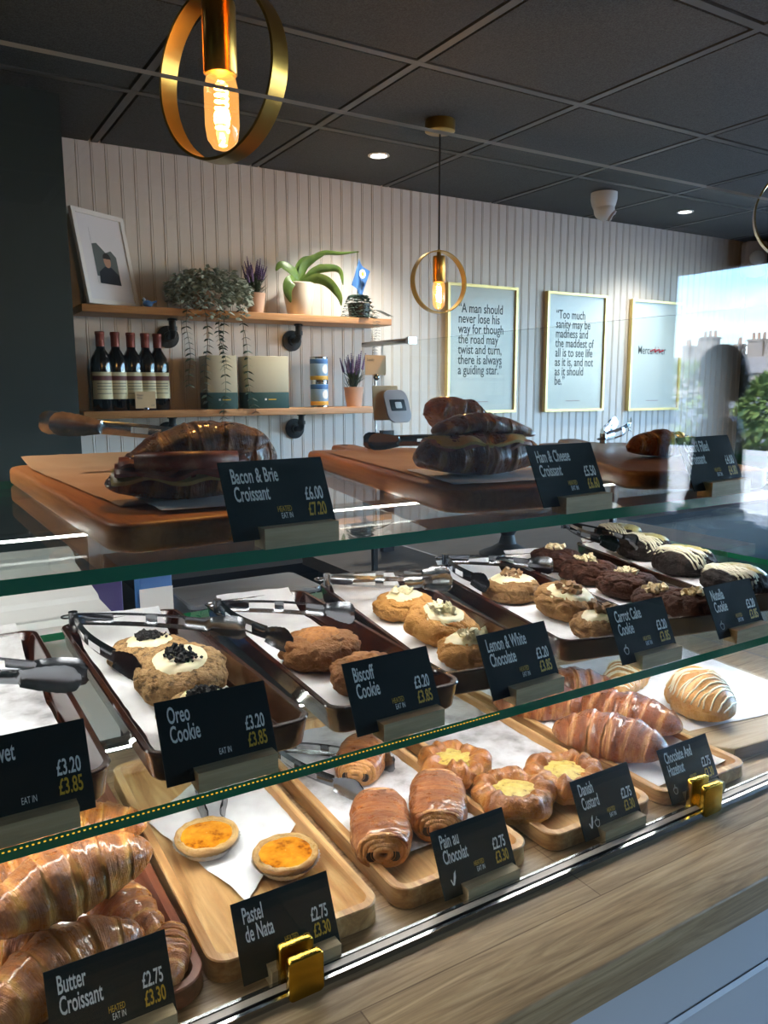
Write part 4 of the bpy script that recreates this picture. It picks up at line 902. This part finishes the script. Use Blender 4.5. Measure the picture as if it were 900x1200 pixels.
# tins
def tin(z, label):
    t = thing('food_tin', label, 'tin', (1.462, 2.885, z)); obj('can', MB().lathe([(.001, 0), (.036, 0), (.037, .003), (.036, .006), (.036, .095), (.037, .098), (.036, .101), (.001, .099)], 32), 'chrome', t)
    lb = obj('wrapper', MB().lathe([(.0362, .008), (.0366, .009), (.0366, .092), (.0362, .093)], 32), 'lightblue', t)
    for a, b, mt, nm in ((.009, .024, 'yellow', 'yellow_band'), (.074, .09, 'blue', 'blue_band')): obj(nm, MB().lathe([(.0366, a), (.0369, a+.001), (.0369, b), (.0366, b+.001)], 32), mt, lb)
    e = MB(); e.grid(np.array([[((.0372)*math.sin(.3+q*math.cos(a)*.4), -.0372*math.cos(.3+q*math.cos(a)*.4), .052+q*.018*math.sin(a)) for a in np.linspace(0, 2*PI, 20)[:-1]] for q in (1, .02)]), cv=True); obj('oval_picture', e, 'white', lb); return t
tin(LS, 'blue and yellow food tin, lower of the two stacked tins'); tin(LS+.1015, 'blue and yellow food tin, upper of the two stacked tins')
# plants
def leaf(mb, base, dirv, L, Wd, bend=.3, twist=0, mi=0, n=5):
    d = Vector(dirv).normalized(); s = d.cross(Vector((0, 0, 1))); s = s.normalized() if s.length > 1e-3 else Vector((1, 0, 0)); s = Matrix.Rotation(twist, 3, d) @ s; up = s.cross(d); V = []; p = Vector(base)
    for i in range(n+1):
        u = i/n; q = p+d*(L*u)+Vector((0, 0, -bend*L*u*u)); w_ = Wd*math.sin(PI*(.08+.92*u)**.8)*.5+.0004; V += [q-s*w_, q+up*(w_*.18), q+s*w_]
    F = []
    for i in range(n):
        for k in range(2): F.append((i*3+k, i*3+k+1, (i+1)*3+k+1, (i+1)*3+k))
    mb.add(V, F, mi)
def pot(prof, mat, parent, name='pot'): return obj(name, MB().lathe(prof, 36), mat, parent)
def lavender(label, x, y, z, mat, sc=1.0, ph=.08, rr=.04):
    t = thing('potted_lavender', label, 'plant', (x, y, z)); pot([(.001, 0), (rr*.72, 0), (rr, ph), (rr*.92, ph), (rr*.85, ph-.01), (.001, ph-.01)], mat, t); rnd = random.Random(int(x*100)); st = MB(); fl = MB(); lf = MB()
    for k in range(22):
        a = rnd.uniform(0, 2*PI); sp = rnd.uniform(.05, .42); d = Vector((sp*math.cos(a), sp*math.sin(a)*.7, 1)).normalized(); h = rnd.uniform(.09, .15)*sc; b = Vector((rr*.5*math.cos(a)*rnd.random(), rr*.5*math.sin(a), ph-.012)); st.tube([b, b+d*h], .0009, 4)
        for q in range(9): u = q/8; c = b+d*(h*.62+u*h*.42); fl.ball(tuple(c), .0058*(1-.55*u)*sc, 4)
    for k in range(90):
        a = rnd.uniform(0, 2*PI); sp = rnd.uniform(.2, 1.3); leaf(lf, (rr*.6*math.cos(a)*rnd.random(), rr*.6*math.sin(a)*rnd.random(), ph-.01+rnd.uniform(0, .05)), (sp*math.cos(a), sp*math.sin(a)*.7, 1), rnd.uniform(.03, .07)*sc, .006, .15)
    obj('stems', st, 'stem', t); obj('flowers', fl, 'lavender', t); obj('leaves', lf, 'darkleaf', t)
lavender('potted purple lavender on the upper shelf beside the trailing plant', 1.200, 2.90, US, 'pinkpot', .95, .078, .040)
lavender('potted purple lavender on the lower shelf beside the food tins', 1.632, 2.90, LS, 'pinkpot', 1.05, .082, .043)
# trailing grey-green plant
tr = thing('trailing_plant', 'grey-green trailing plant spilling over the upper shelf with long hanging stems', 'plant', (1.005, 2.89, US)); pot([(.001, 0), (.05, 0), (.062, .07), (.056, .07), (.05, .06), (.001, .06)], 'terracotta', tr); rnd = random.Random(4); fo = MB()
for k in range(1500):
    a = rnd.uniform(0, 2*PI); e = rnd.random(); r = .160*e**.5; x, y = r*math.cos(a), r*math.sin(a)*.5-.030; y = min(y, .105)
    top = .085+.065*(1-(r/.165)**2)+.018*math.sin(x*60)*math.cos(y*50); low = -.035 if y < -.080 else .012
    c = Vector((x, y, low+(top-low)*rnd.random()**(.45 if y > -.04 else .9)))
    leaf(fo, c, (math.cos(a)+rnd.uniform(-.7, .7), math.sin(a)*.6+rnd.uniform(-.7, .5)-.3, rnd.uniform(-.5, .8)), rnd.uniform(.014, .026), .014, .3, rnd.uniform(-1, 1), n=3)
obj('foliage', fo, 'greyleaf', tr)
for x0, ln, dr in ((-.105, .30, .006), (-.035, .36, -.01), (.010, .24, .03), (.030, .42, -.004), (.105, .40, .045)):
    st = MB(); lf = MB(); pts = []; n = 16
    for i in range(n+1):
        u = i/n; pts.append((x0+dr*u*u+.006*math.sin(u*9+x0*40), -.075-.008*math.sin(u*5), .03-ln*max(0, u)-.0+.03*math.sin(PI*min(1, u*4))*0))
    pts[0] = (x0*.9, -.05, .05); st.tube(pts, .0009, 5)
    so = obj('hanging_stem', st, 'stem', tr)
    for i in range(1, n+1):
        for s in (-1, 1): leaf(lf, pts[i], (s, -.4, -.25), rnd.uniform(.018, .026), .013, .3, rnd.uniform(-.5, .5), n=3)
    obj('stem_leaves', lf, 'darkleaf', so)
# broad-leaved plant in a cream pot
sp = thing('potted_plant', 'broad-leaved green plant in a cream ceramic pot on the upper shelf', 'plant', (1.385, 2.90, US)); pot([(.001, 0), (.042, 0), (.046, .006), (.058, .07), (.063, .125), (.058, .128), (.053, .115), (.001, .112)], 'ceramic', sp)
def strap(pts, w_):
    mb = MB(); P = []; n = 18; pts = [Vector(p) for p in pts]; m_ = len(pts)-1
    def cr(u):
        f = u*m_; i = min(int(f), m_-1); t_ = f-i; p0, p1, p2, p3 = pts[max(i-1, 0)], pts[i], pts[i+1], pts[min(i+2, m_)]
        return .5*((2*p1)+(p2-p0)*t_+(2*p0-5*p1+4*p2-p3)*t_**2+(3*p1-p0-3*p2+p3)*t_**3)
    for i in range(n+1):
        u = i/n; c = cr(u); d = (cr(min(1, u+.02))-cr(max(0, u-.02))).normalized(); s = d.cross(Vector((0, 1, .2))); s = (s.normalized() if s.length > .01 else Vector((0, 0, 1))); s = (s*.75+Vector((0, -.5, .3))*.6).normalized(); ww = w_*math.sin(PI*(.12+.86*u)**.85)*.5+.0008; q = d.cross(s)
        P.append([tuple(c-s*ww), tuple(c+q*ww*.25), tuple(c+s*ww)])
    return mb.grid(P)
for pts, wd in (([(0, 0, .11), (.03, -.01, .20), (.09, -.03, .245), (.17, -.04, .25), (.25, -.05, .262)], .020), ([(.0, 0, .11), (.02, -.01, .19), (.06, -.02, .225), (.10, -.03, .24)], .042), ([(0, 0, .11), (.05, -.02, .17), (.11, -.03, .19), (.17, -.03, .185), (.185, -.03, .13)], .034), ([(0, -.01, .11), (.05, -.03, .145), (.11, -.04, .135), (.155, -.05, .085), (.165, -.05, .045)], .040), ([(-.01, -.01, .11), (-.03, -.02, .165), (-.08, -.02, .19), (-.105, -.02, .165)], .040), ([(-.01, -.01, .115), (-.05, -.04, .13), (-.07, -.05, .09), (-.06, -.055, .045)], .046), ([(0, 0, .11), (.045, 0, .16), (.10, .01, .20), (.13, .01, .205)], .026), ([(0, 0, .11), (-.005, 0, .17), (.02, 0, .215), (.06, 0, .235)], .036)):
    obj('strap_leaf', strap(pts, wd), 'greenleaf', sp, smooth=180)
# small trailing plant with a flag
pt = thing('small_trailing_plant', 'small dark-leaved trailing plant at the right end of the upper shelf', 'plant', (1.652, 2.885, US)); pot([(.001, 0), (.04, 0), (.048, .06), (.044, .06), (.04, .05), (.001, .05)], 'black', pt); rnd = random.Random(9); fo = MB()
for k in range(34):
    a = rnd.uniform(0, 2*PI); R0 = rnd.uniform(.055, .078); h = rnd.uniform(.05, .11)
    for q in range(11):
        u = q/10; c = Vector((R0*u*math.cos(a), R0*u*math.sin(a)*.85, .062+.045*math.sin(PI*u)-h*u*u)); c.z = max(c.z, .008)
        for s in (-1, 1): leaf(fo, c, (math.cos(a+s), math.sin(a+s), .1), .018, .013, .3, 0, n=2)
for x0, l in ((.02, .13), (.03, .17), (.045, .02)):
    for q in range(16):
        u = q/15; c = Vector((x0+(.055*u if x0 > .04 else .008*math.sin(u*4)), -.085, .03-l*u)); c.z = max(c.z, .010) if x0 > .04 else c.z
        for s in (-1, 1): leaf(fo, c, (s, -.3, .0), .015, .010, .3, 0, n=2)
obj('foliage', fo, 'darkleaf', pt)
fg_ = thing('small_flag', 'small blue and white flag on a stick standing in the dark trailing plant', 'flag', (1.648, 2.89, US+.05)); obj('stick', MB().tube([(0, 0, 0), (.002, 0, .215)], .0018, 6), 'stem', fg_); obj('finial', MB().ball((.002, 0, .218), .004, 6), 'gold', fg_)
fm = MB(); Gd = [[(.002+.055*u*(1 if v > .1 else .9)-.030*(1-v)*1.0+.0, -.012*math.sin(u*5+v*2), .190-.105*(1-v)-.045*u) for u in np.linspace(0, 1, 10)] for v in np.linspace(0, 1, 10)]; fm.grid(Gd); fl = obj('cloth', fm, 'blue', fg_, smooth=180)
wm = MB(); wm.grid(np.array([[(.016+.015*r*math.cos(a), -.016, .130+.018*r*math.sin(a)) for a in np.linspace(0, 2*PI, 16)[:-1]] for r in (1, .02)]), cv=True); obj('white_stripe', wm, 'white', fl); wm = MB(); wm.grid(np.array([[(.016+.007*r*math.cos(a), -.0175, .130+.008*r*math.sin(a)) for a in np.linspace(0, 2*PI, 16)[:-1]] for r in (1, .02)]), cv=True); obj('sun_emblem', wm, 'yellow', fl)

# posters
def poster(x, z0, lines, label, size=.052, z_first=.47, foot=.10, lead=.0475):
    w_, h = .422, .60; t = thing('framed_poster', label, 'poster', (x, YW-.004, z0)); f = .013
    mb = MB(); mb.box(0, w_, -.024, 0, 0, f).box(0, w_, -.024, 0, h-f, h).box(0, f, -.024, 0, f, h-f).box(w_-f, w_, -.024, 0, f, h-f); obj('frame', mb, 'poster_frame', t, smooth=0)
    p = obj('print', MB().box(f-.001, w_-f+.001, -.014, -.008, f-.001, h-f+.001), 'poster', t, smooth=0)
    for i, s in enumerate(lines): lettering('quote_line', s, 'grey_ink', p, (.066, -.0145, z_first-lead*i), .062, .72, wt=.0007)
    obj('caption_line', MB().box(.150, .150+foot, -.0145, -.0139, .052, .057), 'caption_ink', p, smooth=0); return t, p
poster(2.181, 1.392, ['“A man should', 'never lose his', 'way for though', 'the road may', 'twist and turn,', 'there is always', 'a guiding star.”'], 'gold-framed poster quoting A man should never lose his way')
poster(2.797, 1.390, ['“Too much', 'sanity may be', 'madness and', 'the maddest of', 'all is to see life', 'as it is, and not', 'as it should', 'be.”'], 'gold-framed poster quoting Too much sanity may be madness')
t, p = poster(3.413, 1.385, [], 'gold-framed poster with one short word struck in red, furthest right')
lettering('poster_word', 'Mercurkiver', 'grey_ink', p, (.065, -.0145, .310), .064, .72, wt=.0005)
mb = MB(); mb.tube([(.165, -.0155, .325), (.205, -.0155, .338), (.20, -.0155, .322), (.24, -.0155, .338), (.24, -.0155, .322), (.275, -.0155, .333)], .0035, 6); obj('red_scribble', mb, 'red_ink', p)
# ------------------------------------------------------------------ ceiling fittings
def pendant(label, x, y, zc, R, az, canopy=True, power=4.0, wband=.026, sc=1.0):
    t = thing('pendant_lamp', label, 'lamp', (x, y, zc), 0, 'brass ring pendant lamps')
    ring = MB(); n = 72; th = .0018
    ring.grid(np.array([[((R+dr)*math.cos(a), dy, (R+dr)*math.sin(a)) for dr, dy in ((-th, -wband/2), (th, -wband/2), (th, wband/2), (-th, wband/2))] for a in np.linspace(0, 2*PI, n+1)[:-1]]), cu=True, cv=True)
    obj('ring', ring, 'brass', t, None, (0, 0, az), 40)
    obj('socket', MB().lathe([(.001, R+.004), (.007, R+.004), (.008, R-.014), (.0200, R-.016), (.0210, R-.020), (.0210, R-.098*sc), (.0195, R-.100*sc), (.001, R-.1*sc)][::-1], 32), 'brass', t)
    zb = R-.098*sc; b = obj('bulb', MB().lathe([(.012, zb), (.0185, zb-.006), (.0215, zb-.020), (.0215, zb-.062*sc), (.019, zb-.078*sc), (.012, zb-.088*sc), (.001, zb-.0915*sc)][::-1], 32), 'bulb_glass', t, smooth=180)
    fm = MB(); 
    pts = [(.0075*math.cos(u*2*PI*7), .0075*math.sin(u*2*PI*7), zb-.014-.054*u) for u in np.linspace(0, 1, 120)]; fm.tube(pts, .0017, 5); obj('filament', fm, 'filament', b)
    obj('cord', MB().tube([(0, 0, R+.003), (0, 0, H-zc-.012)], .0028, 8), 'cord', t)
    obj('canopy', MB().lathe([(.001, H-zc-.036), (.046, H-zc-.036), (.049, H-zc-.034), (.049, H-zc-.001), (.001, H-zc-.001)], 40), 'brass', t)
    l = bpy.data.lights.new('bulb_light', 'POINT'); l.energy = power; l.color = (1, .58, .24); l.shadow_soft_size = .012; lo = bpy.data.objects.new('bulb_light', l); link(lo, t, (0, 0, zb-.04))
pendant('nearest brass ring pendant with a glowing amber bulb, upper left', .376, 1.00, 1.898, .100, R_(-67), power=3.0)
pendant('brass ring pendant hanging from a visible round ceiling cap before the posters', 1.572, 2.205, 1.862, .100, R_(-5), power=2.0)
pendant('brass ring pendant cut off by the right edge of the photo', 1.690, 1.02, 1.880, .100, R_(-50), power=3.0)
# dome camera
DL = Vector((.52, -.62, -.58)).to_track_quat('Z', 'Y').to_euler()
dc = thing('dome_camera', 'white dome security camera fixed to the dark ceiling', 'camera', (2.754, 2.60, H)); obj('base', MB().lathe([(.001, -.002), (.058, -.002), (.058, -.030), (.052, -.055), (.045, -.07), (.001, -.07)][::-1], 36), 'white_plastic', dc); e = obj('eyeball', MB().ball((0, -.004, -.075), .046, 14), 'white_plastic', dc); obj('lens', MB().lathe([(.001, 0), (.026, 0), (.026, .010), (.018, .012), (.001, .012)], 28), 'grey_plastic', e, (.021, -.026, -.099), DL); obj('lens_glass', MB().lathe([(.001, 0), (.010, 0), (.010, .004), (.001, .005)], 20), 'lens', e, (.027, -.034, -.1065), DL)
# downlights
def downlight(x, y, label, e=10, seen=True):
    t = thing('ceiling_downlight', label, 'light', (x, y, H), 0, 'round recessed ceiling lights'); obj('rim', MB().lathe([(.030, -.0005), (.040, -.0005), (.041, -.003), (.031, -.005), (.029, -.001)], 32), 'white', t); obj('lens', MB().lathe([(.001, -.001), (.029, -.001), (.029, -.0018), (.001, -.002)][::-1], 28), 'downlight', t)
    l = bpy.data.lights.new('spot', 'SPOT'); l.energy = e; l.spot_size = R_(115); l.spot_blend = .8; l.color = (1, .93, .84); l.shadow_soft_size = .03; lo = bpy.data.objects.new('spot', l); link(lo, t, (0, 0, -.012))
downlight(1.597, 2.631, 'small bright recessed light in the ceiling left of the hanging lamp', 24)
downlight(3.386, 2.660, 'small bright recessed light in the ceiling right of the dome camera', 16)
downlight(-.8, -.8, 'added fill ceiling light above the customers at left, out of view', 55); downlight(3.5, -.3, 'added fill ceiling light near the shop window, out of view', 24); downlight(-.5, 1.7, 'added fill ceiling light above the left end of the counter, out of view', 40)  # three unseen lamps added to raise the room's brightness
sp_ = thing('wall_sensor', 'grey rounded alarm sensor box high in the right-hand corner', 'sensor', (4.34, 2.93, 2.25)); mb = MB(); slab(mb, rrect(-.065, .065, -.10, .10, .02), 0, .07, .012); b = obj('case', mb, 'grey_plastic', sp_, (0, 0, 0), (PI/2, 0, R_(-30))); obj('round_cover', MB().lathe([(.001, 0), (.045, 0), (.043, .012), (.03, .02), (.001, .022)], 28), 'white_plastic', b, (0, 0, .070))

# ------------------------------------------------------------------ a customer by the window (seen mirrored in the front glass)
def skin(name, pts, edges, rad, mat, parent, sub=2):
    me = bpy.data.meshes.new(name); me.from_pydata(pts, edges, []); o = bpy.data.objects.new(name, me); COL.objects.link(o); me.materials.append(M[mat])
    m = o.modifiers.new('s', 'SKIN'); 
    for v, r in zip(me.skin_vertices[0].data, rad): v.radius = r if isinstance(r, tuple) else (r, r)
    me.skin_vertices[0].data[0].use_root = True; m.use_smooth_shade = True
    s = o.modifiers.new('d', 'SUBSURF'); s.levels = s.render_levels = sub
    dg = bpy.context.evaluated_depsgraph_get(); nm = bpy.data.meshes.new_from_object(o.evaluated_get(dg)); COL.objects.unlink(o); bpy.data.objects.remove(o)
    nm.polygons.foreach_set('use_smooth', [True]*len(nm.polygons)); q = bpy.data.objects.new(name, nm); return link(q, parent)
pr = thing('person', 'person with dark hair in a black jacket standing by the window, reflected in the glass', 'person', (3.06, -.96, 0), R_(140))
J = [(0, 0, .92), (0, 0, 1.08), (0, -.01, 1.28), (0, 0, 1.38), (0, .01, 1.45), (0, .025, 1.55), (.16, 0, 1.33), (.21, .01, 1.08), (.22, .10, .86), (-.16, 0, 1.33), (-.21, .01, 1.08), (-.20, .12, .90), (.09, 0, .86), (.10, .01, .46), (.10, -.02, .07), (.10, .12, .035), (-.09, 0, .86), (-.10, .01, .46), (-.10, -.02, .07), (-.10, .12, .035)]
Eg = [(0, 1), (1, 2), (2, 3), (3, 4), (4, 5), (2, 6), (6, 7), (7, 8), (2, 9), (9, 10), (10, 11), (0, 12), (12, 13), (13, 14), (14, 15), (0, 16), (16, 17), (17, 18), (18, 19)]
Rd = [(.14, .10), (.125, .095), (.15, .10), (.055, .055), (.05, .05), (.075, .095), .055, .043, .032, .055, .043, .032, .085, .058, .042, .035, .085, .058, .042, .035]
skin('body', J, Eg, Rd, 'skin', pr)
hands = MB()
for s, (hx, hy, hz) in ((1, (.22, .10, .86)), (-1, (-.20, .12, .90))):
    for k, (dx, L_) in enumerate(((-.024, .060), (-.008, .070), (.008, .066), (.023, .052))): hands.tube([(hx+dx*.8, hy+.012, hz-.03), (hx+dx, hy+.022, hz-.075), (hx+dx, hy+.034, hz-.075-L_*.55), (hx+dx, hy+.030, hz-.075-L_)], [.010, .0095, .0085, .006], 8)
    hands.tube([(hx-s*.022, hy+.02, hz-.03), (hx-s*.042, hy+.035, hz-.06), (hx-s*.044, hy+.045, hz-.09)], [.011, .010, .007], 8); hands.ball((hx, hy+.014, hz-.045), .034, 8, 0, (1, .55, 1.3))
obj('hands', hands, 'skin', pr, smooth=180)
skin('jacket', [J[0], J[1], J[2], (0, 0, 1.37), J[6], J[7], (.22, .08, .91), J[9], J[10], (-.205, .10, .95), (0, 0, .80)], [(0, 1), (1, 2), (2, 3), (2, 4), (4, 5), (5, 6), (2, 7), (7, 8), (8, 9), (0, 10)], [(.165, .125), (.155, .12), (.18, .125), .085, .078, .062, .05, .078, .062, .05, (.17, .13)], 'jacket', pr)
skin('trousers', [(0, 0, .90), J[12], J[13], (.10, -.01, .12), J[16], J[17], (-.10, -.01, .12)], [(0, 1), (1, 2), (2, 3), (0, 4), (4, 5), (5, 6)], [(.15, .115), .10, .075, .062, .10, .075, .062], 'denim', pr)
hr = MB(); hr.ball((0, .010, 1.585), .098, 14, 0, (.88, 1.02, 1.02)); hr.ball((0, -.035, 1.53), .085, 12, 0, (.9, .8, 1.1)); obj('hair', hr, 'hair', pr, (0, -.012, .012), smooth=180)
fc = MB(); fc.tube([(0, .112, 1.555), (0, .128, 1.525), (0, .112, 1.515)], [.006, .011, .006], 8); obj('nose', fc, 'skin', pr, smooth=180)
ey = MB()
for s in (-1, 1): ey.ball((s*.030, .098, 1.555), .010, 8)
obj('eyes', ey, 'white', pr); mt = MB().tube([(-.022, .104, 1.485), (0, .112, 1.484), (.022, .104, 1.485)], [.003, .005, .003], 8); obj('mouth', mt, 'red_ink', pr); er = MB()
for s in (-1, 1): er.ball((s*.083, .01, 1.545), .022, 8, 0, (.4, .8, 1.2))
obj('ears', er, 'skin', pr)
sh_ = MB()
for s in (-1, 1): slab(sh_, [(x+s*.10, y) for x, y in rrect(-.045, .045, -.08, .18, .04)], 0, .06, .02)
obj('shoes', sh_, 'black', pr)

# ------------------------------------------------------------------ the street outside
st = MB().box(4.6, 200, -200, 60, -.16, -.06); struct('ground_street', st, 'tarmac')
def blob(name, label, cat, c, r, seed, n=900, trunk=True, mat='hedge', group=None, ls=.16):
    t = thing(name, label, cat, (c[0], c[1], -.06), 0, group); rnd = random.Random(seed); fo = MB()
    for k in range(n):
        d = Vector((rnd.gauss(0, 1), rnd.gauss(0, 1), rnd.gauss(0, 1))).normalized(); q = rnd.uniform(.78, 1.05); p = Vector((d.x*r[0]*q, d.y*r[1]*q, c[2]+d.z*r[2]*q)); p.z = max(.05, p.z)
        leaf(fo, p, (d.x+rnd.uniform(-.7, .7), d.y+rnd.uniform(-.7, .7), d.z+rnd.uniform(-.5, .7)), ls*rnd.uniform(.7, 1.3), ls*.6, .2, rnd.uniform(-1, 1), n=2)
    obj('foliage', fo, mat, t)
    tk = MB(); tk.tube([(0, 0, 0), (.03, 0, c[2]*.5), (0, .02, c[2])], [.10*r[0]+.02, .07*r[0]+.02, .03], 8); obj('trunk', tk, 'bark', t)
G = 'street trees'
blob('street_tree', 'green tree outside the window, mirrored left of the standing person', 'tree', (12, -8.3, 1.25), (.85, .75, .75), 1, group=G)
blob('street_tree', 'green tree outside, mirrored above the standing person’s shoulder', 'tree', (12.5, -6.6, 1.05), (.7, .55, .6), 2, group=G)
blob('street_tree', 'bright green tree mirrored at the right edge of the glass', 'tree', (11, -5.70, 1.32), (.45, .36, .38), 3, group=G)
blob('hedge_bush', 'small sunlit bush mirrored low in the case front beside the board', 'bush', (6.5, -4.16, .55), (.22, .12, .42), 4, 500, ls=.07)
wl = MB().box(9.0, 9.2, -9.5, -3.2, -.06, .72); o = tag(obj('garden_wall', wl, 'white', smooth=0), 'low white garden wall outside the window, seen only in reflection', 'wall')
def terrace(label, y0, y1, eave, ridge, stacks):
    t = thing('terraced_house', label, 'house', (110, 0, -.06)); obj('wall', MB().box(0, 9, y0, y1, 0, eave), 'brick', t, smooth=0)
    rf = MB(); rf.grid([[(-.4, y, eave-.1), (4.5, y, ridge), (9.4, y, eave-.1)] for y in (y0, y1)], caps=True); obj('roof', rf, 'slate', t, smooth=0)
    for y in np.arange(y0+1, y1-1, 2.6): w_ = obj('window', MB().box(-.08, 0, y, y+1.1, 1.0, 2.8), 'white', t, smooth=0); obj('window_pane', MB().box(-.1, -.08, y+.1, y+1.0, 1.1, 2.7), 'lens', w_, smooth=0)
    for y, wd, zt in stacks:
        c = obj('chimney_stack', MB().box(3.6, 5.4, y-wd/2, y+wd/2, ridge-1.5, zt).box(3.45, 5.55, y-wd/2-.15, y+wd/2+.15, zt-.35, zt-.1), 'brick', t, smooth=0)
        for k in range(max(2, int(wd/.7))): obj('chimney_pot', MB().lathe([(.001, 0), (.24, 0), (.20, .9), (.26, 1.0), (.001, 1.0)], 12), 'pinkpot', c, (4.5, y-wd/2+.35+(wd-.7)*k/max(1, int(wd/.7)-1 if wd/.7 >= 3 else 1), zt))
terrace('far terraced house with the tallest chimney, mirrored left of the person', -91, -79.5, 3.9, 6.7, [(-86.6, 1.1, 8.6), (-84.4, 1.0, 8.4), (-82.5, 2.6, 9.8)])
terrace('far terraced house with a broad chimney, mirrored at the right edge', -79.5, -66, 3.8, 6.8, [(-77.0, .9, 8.4), (-73.8, 2.5, 9.0), (-71.2, 1.8, 8.8), (-68.4, 2.2, 9.2)])
